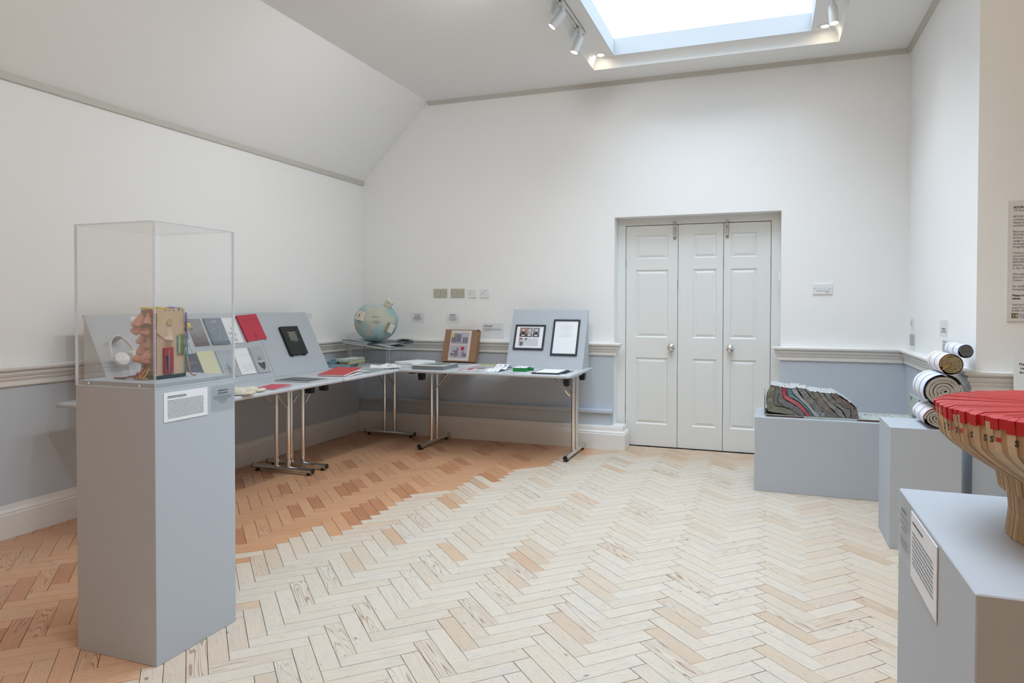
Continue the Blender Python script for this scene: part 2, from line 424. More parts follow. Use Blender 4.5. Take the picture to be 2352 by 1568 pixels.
# dado paint below the rail, each on its wall
def dado(parent, *a): return obj('dado_panel', B(*a), DADO, parent, label='blue-grey painted dado below the rail')
LZ = 0.345      # ledge of the lower dado on the back wall
dado(wall_back, 0.0, XL - 0.0, -0.012, 0.0, 0.0, 0.85)
dado(wall_back, XR, W, -0.012, 0.0, 0.0, 0.85)
dado(wall_left, 0.0, 0.012, YB, -0.012, 0.0, 0.85)
dado(wall_right, W - 0.012, W, YJ, -0.012, 0.0, 0.85)
dado(wall_right, W - 0.012, W + 2.2, YJ - 0.012, YJ, 0.0, 0.85)
obj('lower_panel', B(0.012, XL - 0.02, -0.062, -0.012, 0.0, LZ - 0.03), DADO, wall_back, label='projecting lower dado')
obj('ledge', B(0.012, XL - 0.004, -0.088, -0.012, LZ - 0.03, LZ), DADO, wall_back, bevel=0.004)
# mouldings: profile given as (out, z) pairs, run along a polyline in plan
def moulding(name, prof, path, mt, label=None, closed_ends=True):
    m = MB(); n = len(prof); rows = []
    P = [Vector(p) for p in path]
    for i, p in enumerate(P):
        if i == 0: d0 = d1 = (P[1] - P[0]).normalized()
        elif i == len(P) - 1: d0 = d1 = (P[-1] - P[-2]).normalized()
        else: d0 = (P[i] - P[i - 1]).normalized(); d1 = (P[i + 1] - P[i]).normalized()
        n0 = Vector((d0.y, -d0.x)); n1 = Vector((d1.y, -d1.x)); nn = (n0 + n1); nn = nn / max(nn.dot(n0), 1e-6) if nn.length > 1e-6 else n0
        rows.append([(p.x + nn.x * o, p.y + nn.y * o, z) for o, z in prof])
    o = len(m.v)
    for r in rows: m.v += r
    for i in range(len(rows) - 1):
        for k in range(n): m.face((o + i * n + k, o + i * n + (k + 1) % n, o + (i + 1) * n + (k + 1) % n, o + (i + 1) * n + k))
    m.face([o + k for k in range(n)]); m.face([o + (len(rows) - 1) * n + k for k in range(n)][::-1])
    me = m.mesh(name, mt, weld=True)
    ob = obj(name, me, None); ob['kind'] = 'structure'
    if label: ob['label'] = label
    return ob
RP = [(0, 0.83), (0.022, 0.83), (0.026, 0.836), (0.024, 0.862), (0.03, 0.866), (0.036, 0.878), (0.034, 0.884), (0.042, 0.888), (0.05, 0.902), (0.05, 0.906), (0.042, 0.912), (0.05, 0.918), (0.064, 0.925), (0.066, 0.938), (0.062, RAIL), (0, RAIL)]
moulding('trim_1', RP, [(0, YB), (0, 0), (XL, 0), (XL, 0.06)], TRIM, 'moulded dado rail along the left and back walls')
moulding('trim_2', RP, [(XR, 0.06), (XR, 0), (W, 0), (W, YJ), (W + 2.2, YJ)], TRIM, 'moulded dado rail right of the doors')
def base_prof(t, h): return [(0, 0), (t, 0), (t, h * 0.66), (t - 0.006, h * 0.69), (t - 0.004, h * 0.73), (t - 0.02, h * 0.80), (t - 0.024, h * 0.93), (t - 0.03, h), (0, h)]
moulding('baseboard_left', base_prof(0.036, 0.196), [(0, YB), (0, -0.11)], TRIM, 'tall moulded skirting under the left wall')
moulding('baseboard_back', base_prof(0.125, 0.205), [(0.0, 0), (XL, 0), (XL, 0.09)], TRIM, 'deep moulded skirting under the back wall')
moulding('baseboard_right', base_prof(0.036, 0.196), [(XR + 0.005, 0), (W, 0), (W, YJ), (W + 2.2, YJ)], TRIM, 'skirting right of the doors')
# picture rails close under the ceiling
RAILM = mat('picture_rail_paint', (0.56, 0.545, 0.50), 0.45)
moulding('trim_3', [(0, ZP - 0.038), (0.013, ZP - 0.038), (0.015, ZP - 0.032), (0.015, ZP), (0.0, ZP + 0.002)], [(0, YB), (0, 0)], RAILM, 'thin picture rail at the foot of the sloped ceiling')
CR = [(0, ZC - 0.038), (0.012, ZC - 0.038), (0.014, ZC - 0.03), (0.022, ZC - 0.026), (0.022, ZC - 0.006), (0.026, ZC), (0, ZC)]
moulding('trim_4', CR, [(SX, 0), (W, 0), (W, YJ)], RAILM, 'picture rail under the flat ceiling')

# ------------------------------------------------------------------ ceiling, tray and skylight
m = MB(); zt = 3.42
m.box(SX, TX0, YB, 0.0, ZC, zt).box(TX1, XB, YB, 0.0, ZC, zt).box(TX0, TX1, YB, TY0, ZC, zt).box(TX0, TX1, TY1, 0.0, ZC, zt)
ceiling = struct('ceiling', m, CEIL, 'flat grey-white ceiling around a recessed tray')
m = MB().prism([(0, YB, ZP), (-TH, YB, ZP), (-TH, YB, 3.42), (SX, YB, 3.42), (SX, YB, ZC)], (0, -YB, 0))
struct('ceiling_slope', m, WALL, 'sloped ceiling above the left wall')
m = MB()
m.box(TX0, WX0, TY0, TY1, ZT, 3.46).box(WX1, TX1, TY0, TY1, ZT, 3.46).box(WX0, WX1, TY0, WY0, ZT, 3.46).box(WX0, WX1, WY1, TY1, ZT, 3.46)
obj('tray', m, CEIL, ceiling, label='recessed tray around the skylight')
# rounded cove round the edge of the tray
m = MB()
def cove(p0, p1, inx, iny):
    pr = [(0, 0)] + [(0.055 * (1 - math.cos(a * PI / 12)), (ZT - ZC) * math.sin(a * PI / 12)) for a in range(7)] + [(0, ZT - ZC)]
    pts0 = [(p0[0] + inx * u, p0[1] + iny * u, ZC + v) for u, v in pr]
    m.prism(pts0, (p1[0] - p0[0], p1[1] - p0[1], 0))
cove((TX0, TY0), (TX0, TY1), 1, 0); cove((TX0, TY1), (TX1, TY1), 0, -1); cove((TX1, TY1), (TX1, TY0), -1, 0); cove((TX1, TY0), (TX0, TY0), 0, 1)
obj('cove', m, CEIL, ceiling, smooth=True, weld=False)
m = MB(); e = 0.03; z0, z1 = ZT + 0.001, 3.525
WELL = mat('skylight_kerb_paint', (0.60, 0.63, 0.66), 0.6)
m.box(WX0 - e, WX0 + 0.004, WY0 - e, WY1 + e, z0, z1).box(WX1 - 0.004, WX1 + e, WY0 - e, WY1 + e, z0, z1).box(WX0, WX1, WY0 - e, WY0 + 0.004, z0, z1).box(WX0, WX1, WY1 - 0.004, WY1 + e, z0, z1)
win = struct('window_1', m, WELL, 'long flat skylight over the middle of the room')
obj('pane', B(WX0 - 0.02, WX1 + 0.02, WY0 - 0.02, WY1 + 0.02, z1 + 0.002, z1 + 0.012), GLASS, win)
# ------------------------------------------------------------------ doorway
DX = [2.708, 3.176, 3.567, 3.957]; DH = 2.008
m = MB()      # painted frame around the three leaves
m.box(XL, DX[0] - 0.002, DD - 0.004, DD + 0.07, 0, HD).box(DX[3] + 0.002, XR, DD - 0.004, DD + 0.07, 0, HD).box(DX[0] - 0.002, DX[3] + 0.002, DD - 0.004, DD + 0.07, DH + 0.006, HD)
struct('trim_5', m, DOORM, 'painted door frame set back in the doorway')
struct('trim_6', B(DX[0], DX[3], DD + 0.045, DD + 0.069, 0, DH + 0.006), DARK, 'dark backing sheet standing in for shade behind the door leaves')  # dark sheet painted as the shade seen between the leaves
PZ = [(0.205, 0.810), (0.995, 1.608), (1.708, 1.922)]
def door(k, x0, x1, px0, px1, label):
    x0 += 0.0022; x1 -= 0.0022; zb, zt = 0.006, DH; t = 0.035
    m = MB(); xs = [x0, px0, px1, x1]; zs = [zb] + [z for p in PZ for z in p] + [zt]
    f = DD
    for i in range(3):
        for j in range(len(zs) - 1):
            if i == 1 and j in (1, 3, 5):
                rings = [(0.0, 0.0), (0.010, 0.009), (0.016, 0.009), (0.034, 0.003), (0.036, 0.003)]
                a0, a1, c0, c1 = xs[1], xs[2], zs[j], zs[j + 1]
                def rc(q, d): return [(a0 + q, f + d, c0 + q), (a1 - q, f + d, c0 + q), (a1 - q, f + d, c1 - q), (a0 + q, f + d, c1 - q)]
                for (q0, d0), (q1, d1) in zip(rings, rings[1:]):
                    r0, r1 = rc(q0, d0), rc(q1, d1)
                    for s in range(4): m.quad(r0[s], r0[(s + 1) % 4], r1[(s + 1) % 4], r1[s])
                m.quad(*rc(*rings[-1]))
            else:
                m.quad((xs[i], f, zs[j]), (xs[i + 1], f, zs[j]), (xs[i + 1], f, zs[j + 1]), (xs[i], f, zs[j + 1]))
    m.quad((x0, f, zb), (x0, f + t, zb), (x0, f + t, zt), (x0, f, zt)); m.quad((x1, f, zb), (x1, f, zt), (x1, f + t, zt), (x1, f + t, zb))
    m.quad((x0, f, zt), (x0, f + t, zt), (x1, f + t, zt), (x1, f, zt)); m.quad((x0, f + t, zb), (x1, f + t, zb), (x1, f + t, zt), (x0, f + t, zt))
    return struct('door_%d' % k, m, DOORM, label, weld=True)
d1 = door(1, DX[0], DX[1], 2.798, 3.091, 'left door leaf, the widest of three, with a chrome knob')
d2 = door(2, DX[1], DX[2], 3.307, 3.512, 'middle door leaf without a knob')
d3 = door(3, DX[2], DX[3], 3.626, 3.844, 'right door leaf with a chrome knob at its left edge')
KM = lambda x, z: T(x, DD, z) @ Matrix.Rotation(PI / 2, 4, 'X')
for d, x in ((d1, 3.121), (d3, 3.628)):
    k = obj('knob', MB().lathe([(0.010, 0.004), (0.010, 0.022), (0.014, 0.028), (0.026, 0.036), (0.030, 0.046), (0.027, 0.058), (0.014, 0.066), (0.0, 0.067)], 24, KM(x, 0.907)), CHROME, d, smooth=True, label='round chrome knob')
    obj('rose', MB().lathe([(0.031, 0.0), (0.031, 0.003), (0.024, 0.007), (0.010, 0.008)], 24, KM(x, 0.907)), CHROME, k, smooth=True)
for d, x in ((d1, 3.147), (d3, 3.597)):
    bo = obj('bolt', B(x - 0.014, x + 0.014, DD - 0.003, DD, 1.885, 2.0).box(x - 0.011, x + 0.011, DD - 0.003, DD - 0.001, 1.872, 1.885), STEEL, d, bevel=0.0008, seg=1, label='steel slide bolt')
    obj('bolt_rod', MB().tube([(x, DD - 0.009, 1.90), (x, DD - 0.009, 2.02)], 0.0055, 10).tube([(x, DD - 0.009, 1.965), (x, DD - 0.028, 1.963)], 0.006, 10).lathe([(0.0, -0.008), (0.008, -0.004), (0.009, 0.003), (0.0, 0.009)], 10, T(x, DD - 0.028, 1.963)), CHROME, bo, smooth=True)
    obj('bolt_guide', B(x - 0.013, x + 0.013, DD - 0.017, DD - 0.003, 1.975, 1.99).box(x - 0.013, x + 0.013, DD - 0.017, DD - 0.003, 1.895, 1.907).box(x - 0.014, x + 0.014, DD - 0.017, DD - 0.004, 2.017, 2.034), STEEL, bo, bevel=0.003)
for d, x, zs in ((d1, DX[0], (1.63, 0.305)), (d3, DX[3], (1.624,)), (d2, DX[2], (1.63,)), (d1, DX[1], (1.44,))):
    for z in zs: obj('hinge', MB().tube([(x, DD - 0.003, z), (x, DD - 0.003, z + 0.076)], 0.0035, 8), STEEL, d, smooth=True)
# small sensor on the right reveal of the doorway
t = thing('wall_sensor', 'small white plastic sensor on the right side of the doorway', 'sensor', (XR, 0.045, 1.53))
obj('housing', B(-0.022, 0, -0.02, 0.02, -0.035, 0.035), WHITEP, t, bevel=0.003); obj('face', B(-0.0235, -0.0215, -0.012, 0.012, -0.02, 0.012), TRIM, t)

# ------------------------------------------------------------------ switches and sockets
BEIGE = mat('beige_plastic', (0.50, 0.47, 0.38), 0.45)
def plate(name, label, cat, x, z, w, h, mt, group=None):
    t = thing(name, label, cat, (x, 0, z), group=group)
    obj('face_plate', B(0, w, -0.009, 0, 0, h), mt, t, bevel=0.003); return t
for x, lab in ((0.82, 'beige blank wall plate, leftmost of four plates above the brown box'), (1.007, 'beige blank wall plate, second from the left of the four')):
    t = plate('blank_plate', lab, 'wall plate', x, 1.36, 0.147, 0.087, BEIGE, 'beige wall plates')
    obj('seam', B(0.0725, 0.0745, -0.0096, -0.008, 0.025, 0.062), DARK, t)
    for xx in (0.012, 0.135): obj('screw', MB().lathe([(0.004, 0), (0.004, 0.0015), (0, 0.0017)], 10, T(xx, -0.0088, 0.043) @ Matrix.Rotation(PI / 2, 4, 'X')), DARK, t)
for x, lab in ((1.189, 'white fused switch plate, third from the left of the four'), (1.323, 'white fused switch plate, rightmost of four plates above the brown box')):
    t = plate('fused_switch', lab, 'switch', x, 1.357, 0.090, 0.088, WHITEP, 'white fused switches')
    obj('rocker', B(0.046, 0.062, -0.013, -0.008, 0.030, 0.050), WHITEP, t, bevel=0.001)
    obj('fuse_holder', B(0.02, 0.07, -0.011, -0.008, 0.066, 0.080), WHITEP, t, bevel=0.001); obj('fuse_line', B(0.02, 0.07, -0.0093, -0.0085, 0.064, 0.0655), GREYINK, t)
    for xx in (0.013, 0.032, 0.078): obj('screw', MB().lathe([(0.003, 0), (0.003, 0.0015), (0, 0.0017)], 8, T(xx, -0.0088, 0.042) @ Matrix.Rotation(PI / 2, 4, 'X')), INK, t)
t = plate('light_switch', 'white four-gang light switch right of the doors', 'switch', 4.277, 1.378, 0.147, 0.086, WHITEP)
for k in range(4):
    obj('rocker', B(0.027 + k * 0.0255, 0.041 + k * 0.0255, -0.0135, -0.008, 0.030, 0.060), WHITEP, t, bevel=0.0015)
    obj('rocker_rim', B(0.0255 + k * 0.0255, 0.0425 + k * 0.0255, -0.0095, -0.0085, 0.0285, 0.0615), PALEINK, t)
for xx in (0.016, 0.131): obj('screw', MB().lathe([(0.003, 0), (0.003, 0.0015), (0, 0.0017)], 8, T(xx, -0.0088, 0.045) @ Matrix.Rotation(PI / 2, 4, 'X')), INK, t)
obj('marking', B(0.099, 0.128, -0.0094, -0.0085, 0.012, 0.024), PALEINK, t, bevel=0.0002, seg=1)

# ------------------------------------------------------------------ labels on the walls
def wall_card(label, M, w, h, lines, head=2, mt=None, hs=0.0035, cat='label', center=True, cover=(0.6, 0.8, 0.7, 0.4), group='clear labels on the back wall', name='wall_label', thick=0.0012, ink=None):
    t = thing(name, label, cat, M=M, group=group)
    obj('card', B(0, w, 0, h, 0, thick), mt or FILM, t)
    r = random.Random(len(label) * 7 + int(w * 1000))
    ys = lines[:head]; mx = w * 0.08
    if ys: obj('heading', words(mx, w - mx, ys, hs * 1.15, 0.5, center, thick + 0.0004, r, gap=0.5), INK, t)
    if lines[head:]: obj('printed_text', words(mx, w - mx, lines[head:], hs, cover, center, thick + 0.0004, r, gap=0.6), ink or GREYINK, t)
    return t
FB = lambda x, z: frame((x, -0.0005, z), (1, 0, 0), (0, 0, 1))
wall_card('small clear label on the wall right of the globe', FB(0.562, 1.104), 0.15, 0.105, [0.082, 0.064, 0.055, 0.046, 0.037, 0.028])
wall_card('small clear label on the wall above the brown box', FB(0.955, 1.104), 0.14, 0.10, [0.085, 0.074, 0.06, 0.05, 0.039, 0.03])
wall_card('larger pale label sheet resting on the rail beside the brown box', FB(1.338, 0.962), 0.222, 0.15, [0.125, 0.117, 0.102, 0.092, 0.084, 0.076], 2, clear('pale_label_film', (0.98, 0.982, 0.988), 0.008, 0.3, 0.06), center=False, cover=(0.45, 0.95, 0.95, 0.35), hs=0.003)
FR = lambda y, z: frame((W - 0.0005, y, z), (0, -1, 0), (0, 0, 1))
G2 = 'clear labels on the right wall'
wall_card('upper clear label nearest the corner on the right wall', FR(-0.13, 1.10), 0.16, 0.095, [0.06, 0.05, 0.04], 1, center=False, group=G2, cover=(0.3, 0.5))
wall_card('lower clear label nearest the corner on the right wall', FR(-0.10, 0.948), 0.235, 0.14, [0.115 - 0.0085 * k for k in range(10)], 0, center=False, group=G2, cover=0.9)
wall_card('upper grey-clear label above the rolled papers on the right wall', FR(-1.10, 1.09), 0.21, 0.105, [0.05, 0.04, 0.03], 1, clear('pale_label_film2', (0.98, 0.982, 0.988), 0.008, 0.3, 0.06), center=True, group=G2, hs=0.0045)
wall_card('lower grey-clear label just above the rolled papers', FR(-1.17, 0.955), 0.21, 0.12, [0.105] + [0.09 - 0.009 * k for k in range(8)], 1, clear('pale_label_film3', (0.98, 0.982, 0.988), 0.008, 0.3, 0.06), center=False, group=G2, cover=0.95)
wall_card('tiny label on the left wall behind the right end of the long boards', frame((0.0005, -1.02, 1.16), (0, 1, 0), (0, 0, 1)), 0.16, 0.05, [0.03, 0.018], 1, center=False, group=None)
# exhibition text panel, cut by the edge of the photograph
t = thing('text_panel', 'white exhibition text panel on the wall corner at the right edge', 'poster', M=frame((5.10, YJ - 0.001, 1.205), (1, 0, 0), (0, 0, 1)))
obj('board', B(0, 0.44, 0, 0.625, 0, 0.006), mat('panel_board', (0.72, 0.70, 0.68), 0.7), t)
PT = ['*BOOKMOR', '14 October', '', '/BOOKMOR', 'contemporary', 'Featuring', 'exhibition', '', 'Borrowing', '/BOOKMOR', 'limited edition', 'range of', 'photograph', 'imaginative', '', 'Visitors are', 'unconventional', 'that can', '/BOOKMOR', 'themes, re', 'in the digital', '', 'The exhibition', 'Stavrou) a', 'Centre.', '', 'An exhibition', 'reception.', '', '*Please handle', '*tables.', '', '-Lead sponsor', '-support of The', '-& Effie Miche']
for k, s in enumerate(PT):
    if not s: continue
    it = s[0] in '*/' and 'BOOK' in s; bd = 0.00045 if s[0] == '*' else 0.0; sm = s[0] == '-'
    text_obj('lettering', s.lstrip('*/-'), 0.0135 if sm else 0.0155, INK, t, T(0.022, 0.585 - k * 0.0157, 0.0066), shear=0.25 if it else 0, bold=bd)
lg = obj('logo', B(0.02, 0.05, 0.017, 0.043, 0.006, 0.0066), mat('logo_olive', (0.16, 0.13, 0.04), 0.7), t)
text_obj('logo_letters', 'I\xb7B', 0.022, PAPER, lg, T(0.026, 0.022, 0.0072))
obj('logo_text', words(0.055, 0.11, [0.036, 0.028, 0.020], 0.0035, 0.9, z=0.0066), GREYINK, lg)
# notice leaning against the rail, mostly outside the picture
t = thing('notice_board', 'white notice with bold black words leaning behind the red-topped sculpture', 'sign', M=frame((5.112, -2.02, 0.70), (1, 0, 0), (-0.05, 0.10, 1)))
obj('board', B(0, 0.30, 0, 0.345, 0, 0.004), PAPER, t)
for k, s in enumerate(('Please', 'hand', 'do not')): text_obj('lettering', s, 0.0185, INK, t, T(0.024 + (0.005 if k == 1 else 0), 0.283 - k * 0.0205, 0.0045), bold=0.0004)
t = thing('notice_stand', 'narrow white stand carrying the notice behind the red-topped sculpture', 'stand', (5.24, -2.06, 0))
obj('column', B(-0.13, 0.17, -0.06, 0.05, 0.02, 0.685), WHITEM, t, bevel=0.004); obj('base', B(-0.15, 0.19, -0.10, 0.10, 0, 0.02), WHITEM, t, bevel=0.003); obj('shelf', B(-0.14, 0.18, -0.07, 0.07, 0.685, 0.698), WHITEM, t, bevel=0.002)

# ------------------------------------------------------------------ lamps on the ceiling
LENS = emit('lamp_lens', (1.0, 0.97, 0.90), 12.0)
def track(x, label):
    t = thing('light_track', label, 'light track', (x, 0, ZT), group='ceiling light tracks')
    obj('rail', B(-0.018, -0.007, TY0 + 0.1, -0.98, -0.022, 0).box(0.007, 0.018, TY0 + 0.1, -0.98, -0.022, 0).box(-0.018, 0.018, TY0 + 0.1, -0.98, -0.006, 0), WHITEM, t)
    obj('end_cap', B(-0.019, 0.019, -0.98, -0.962, -0.023, 0), WHITEM, t, bevel=0.002); return t
track(2.585, 'white light track left of the skylight'); 
t = thing('light_track', 'white light track right of the skylight', 'light track', (4.33, 0, ZT), group='ceiling light tracks')
obj('rail', B(-0.018, -0.007, TY0 + 0.1, -0.97, -0.022, 0).box(0.007, 0.018, TY0 + 0.1, -0.97, -0.022, 0).box(-0.018, 0.018, TY0 + 0.1, -0.97, -0.006, 0), WHITEM, t)
obj('end_cap', B(-0.019, 0.019, -0.97, -0.952, -0.023, 0), WHITEM, t, bevel=0.002)
def spotlight(x, y, d, label, power, lamp_col=(1, 0.99, 0.96)):
    z = ZT - 0.023
    t = thing('track_spotlight', label, 'spotlight', (x, y, z), group='white cylinder spotlights')
    obj('adapter', B(-0.017, 0.017, -0.05, 0.05, -0.018, 0.0), WHITEM, t, bevel=0.003)
    obj('stem', MB().tube([(0, 0, -0.016), (0, 0, -0.062)], 0.016, 14).lathe([(0.018, -0.03), (0.018, -0.026)], 14), WHITEM, t, smooth=True)
    d = Vector(d).normalized(); top = Vector((0, 0, -0.066)); q = d.to_track_quat('-Z', 'Y').to_matrix().to_4x4(); Mx = Matrix.Translation(top) @ q
    obj('barrel', MB().lathe([(0.0, 0.012), (0.026, 0.012), (0.029, 0.008), (0.029, -0.112), (0.0265, -0.112), (0.0265, -0.102)], 28, Mx), WHITEM, t, smooth=True)
    obj('lens', MB().lathe([(0.0, -0.1035), (0.0262, -0.1035)], 24, Mx), LENS, t)
    li = bpy.data.lights.new('track_spotlight_beam', 'SPOT'); li.energy = power; li.color = lamp_col; li.spot_size = 2.3; li.spot_blend = 1.0; li.shadow_soft_size = 0.03
    lo = bpy.data.objects.new('track_spotlight_beam', li); COL.objects.link(lo); lo.parent = t; lo.matrix_local = Matrix.Translation(top + d * 0.125) @ q
spotlight(2.585, -1.56, (-0.62, -0.16, -0.80), 'white cylinder spotlight on the left track, nearer the picture edge', LAMP_POWER)
spotlight(2.585, -1.09, (-0.34, -0.10, -0.93), 'white cylinder spotlight on the left track, beside the recessed downlight', LAMP_POWER)
spotlight(4.33, -1.03, (0.06, -0.10, -0.97), 'white cylinder spotlight on the right track', LAMP_POWER * 0.5)
def downlight(x, y, label):
    t = thing('downlight', label, 'downlight', (x, y, ZT), group='recessed downlights')
    obj('trim_ring', MB().lathe([(0.058, 0.0), (0.057, -0.003), (0.05, -0.005), (0.028, -0.002), (0.026, 0.004)], 32), WHITEM, t, smooth=True)
    obj('lens', MB().lathe([(0.0, -0.0012), (0.0275, -0.0012)], 24), emit('downlight_lens', (1.0, 0.95, 0.86), 14.0), t)
    li = bpy.data.lights.new('downlight_beam', 'SPOT'); li.energy = LAMP_POWER * 0.14; li.color = (1, 0.97, 0.93); li.spot_size = 1.5; li.spot_blend = 0.9; li.shadow_soft_size = 0.03
    lo = bpy.data.objects.new('downlight_beam', li); COL.objects.link(lo); lo.parent = t; lo.location = (0, 0, -0.02)
downlight(2.60, -0.45, 'round recessed downlight at the left corner of the skylight tray')
downlight(4.322, -0.465, 'round recessed downlight at the right corner of the skylight tray')

for k, (x, y, d, pw) in enumerate(((2.585, -2.4, (-0.80, 0.30, -0.62), 1.5), (2.585, -3.4, (-0.80, 0.1, -0.62), 1.5), (2.585, -4.6, (-0.80, 0.05, -0.62), 1.9), (2.585, -2.9, (-0.45, 0.80, -0.45), 2.8))):  # unseen spotlights added along the left track to brighten the walls
    spotlight(x, y, d, ('first', 'second', 'third', 'fourth')[(0, 2, 3, 1)[k]] + ' added fill spotlight along the left track beyond the two in view', LAMP_POWER * pw, (0.90, 0.97, 1.0))
spotlight(4.33, -4.2, (0.34, 0.80, -0.50), 'added white cylinder fill spotlight on the right track aimed at the text panel', LAMP_POWER * 2.0, (1, 0.88, 0.68))  # unseen spotlight added to brighten the wall with the text panel
# warm fill lamps added out of view on the ceiling behind the camera
for x in (1.2, 3.4, 5.8):
    for y in (-7.0, -8.3):
        t = thing('added_ceiling_lamp', 'added warm round fill lamp, %s of the %s row behind the camera' % (('left', 'middle', 'right')[(1.2, 3.4, 5.8).index(x)], 'nearer' if y > -8 else 'farther'), 'lamp', (x, y, ZC), group='added fill lamps behind the camera')
        obj('rim', MB().lathe([(0.13, 0.0), (0.13, -0.03), (0.115, -0.04), (0.11, -0.03)], 28), WHITEM, t, smooth=True)
        obj('diffuser', MB().lathe([(0.0, -0.036), (0.112, -0.034)], 28), emit('fill_lamp_diffuser', (1.0, 0.80, 0.55), 6.0), t)
        li = bpy.data.lights.new('added_ceiling_lamp_beam', 'AREA'); li.shape = 'DISK'; li.size = 0.22; li.energy = REAR_FILL_POWER; li.color = (1, 0.60, 0.29)
        lo = bpy.data.objects.new('added_ceiling_lamp_beam', li); COL.objects.link(lo); lo.parent = t; lo.location = (0, 0, -0.045)
# ------------------------------------------------------------------ folding tables
ZTB = 0.733; TT = 0.027
def table(label, loc, rz, L, D, leg_off, leg_c, foot_l, near_off=None):
    """local frame: x along the length 0..L, y from the front edge 0 to the back D"""
    t = thing('folding_table', label, 'table', loc, rz, 'grey folding tables with chrome T legs')
    obj('tabletop', B(0, L, 0, D, ZTB - TT, ZTB), [TABLE, TEDGE], t, bevel=0.010, seg=3, smooth=True)
    obj('frame_rail', B(0.30, L - 0.10, leg_c - 0.20, leg_c - 0.17, ZTB - TT - 0.03, ZTB - TT - 0.001).box(0.30, L - 0.10, leg_c + 0.17, leg_c + 0.20, ZTB - TT - 0.03, ZTB - TT - 0.001), BLACK, t)
    for s, x in ((1, near_off or leg_off), (-1, L - leg_off)):
        y0, y1 = leg_c - foot_l / 2, leg_c + foot_l / 2
        ft = obj('foot_bar', MB().tube([(x, y0 + 0.004, 0.033), (x, y1 - 0.004, 0.033)], 0.0195, 16), CHROME, t, smooth=True)
        for yy, sg in ((y0, -1), (y1, 1)):
            obj('end_cap', MB().tube([(x, yy, 0.033), (x, yy - sg * 0.006, 0.033)], 0.020, 16), BLACK, ft, smooth=True)
            obj('glide', MB().lathe([(0.019, 0.0), (0.019, 0.005), (0.010, 0.009), (0.009, 0.016)], 16, T(x, yy - sg * 0.045, 0.0)), BLACK, ft, smooth=True)
        for yy in (leg_c - 0.055, leg_c + 0.055):
            obj('post', MB().tube([(x, yy, 0.046), (x, yy, ZTB - TT - 0.03)], 0.0165, 14), CHROME, t, smooth=True)
        obj('cross_head', B(x - 0.018, x + 0.018, leg_c - 0.20, leg_c + 0.20, ZTB - TT - 0.032, ZTB - TT - 0.001), CHROME, t, bevel=0.004)
        for yy in (leg_c - 0.25, leg_c + 0.25):
            obj('hinge_block', MB().prism([(x - 0.028, yy - 0.03, ZTB - TT - 0.001), (x + 0.028, yy - 0.03, ZTB - TT - 0.001), (x + 0.024, yy - 0.03, ZTB - TT - 0.085), (x - 0.018, yy - 0.03, ZTB - TT - 0.085)], (0, 0.06, 0)), BLACK, t, bevel=0.004, weld=True)
        for yy in (leg_c - 0.055, leg_c + 0.055):
            obj('brace_rod', MB().tube([(x + s * 0.017, yy, ZTB - TT - 0.20), (x + s * 0.04, yy, ZTB - TT - 0.185), (x + s * 0.20, yy, ZTB - TT - 0.008)], 0.0045, 8), CHROME, t, smooth=True)
    return t
# left wall: local x runs along +Y of the room, local y towards the wall (-X): rotate by +90 degrees
table('grey folding table nearest the camera by the left wall, behind the glazed plinth', (0.955, -3.45, 0), PI / 2, 1.68, 0.77, 0.075, 0.50, 0.56, 0.30)
table('grey folding table running into the back left corner', (0.955, -1.755, 0), PI / 2, 1.60, 0.77, 0.085, 0.50, 0.56)
table('grey folding table along the back wall, left of the doors', (0.962, -0.948, 0), 0.0, 1.51, 0.78, 0.085, 0.50, 0.60)

# ------------------------------------------------------------------ sloping display boards
BT = Vector((-0.245, 0, 0.489)); BLN = BT.length
def left_board(y0, y1, label):
    t = thing('display_board', label, 'display board', (0.405, y0, ZTB + 0.0005), group='grey sloping boards on the left tables')
    n = Vector((0.489, 0, 0.245)).normalized() * 0.012; w = y1 - y0
    obj('front_panel', MB().prism([(0, 0, 0), (-0.016, 0, 0), tuple(BT - Vector((0.013, 0, 0.0))), tuple(BT)], (0, w, 0)), BOARD, t, weld=True)
    for yy in (0.001, w - 0.013): obj('side_panel', MB().prism([(-0.015, yy, 0), (-0.245, yy, 0), (-0.245, yy, 0.483), (-0.2445, yy, 0.4855)], (0, 0.012, 0)), BOARD, t, weld=True)
    return t
left_board(-3.25, -2.565, 'grey sloping board with headphones, leftmost on the long table')
left_board(-2.562, -1.858, 'grey sloping board carrying two rows of booklets')
left_board(-1.855, -1.165, 'grey sloping board holding one black book')
RT = Vector((0, 0.21, 0.512)); X0R, X1R = 1.735, 2.44
t = thing('display_board', 'grey sloping board with two black frames on the back table', 'display board', (X0R, -0.40, ZTB + 0.0005))
w_ = X1R - X0R
obj('front_panel', MB().prism([(0, 0, 0), (0, 0.015, 0), tuple(RT + Vector((0, 0.013, 0))), tuple(RT)], (w_, 0, 0)), BOARD, t, weld=True)
for xx in (0.001, w_ - 0.013): obj('side_panel', MB().prism([(xx, 0.014, 0), (xx, 0.223, 0), (xx, 0.223, 0.512), (xx, 0.2222, 0.512)], (0.012, 0, 0)), BOARD, t, weld=True)

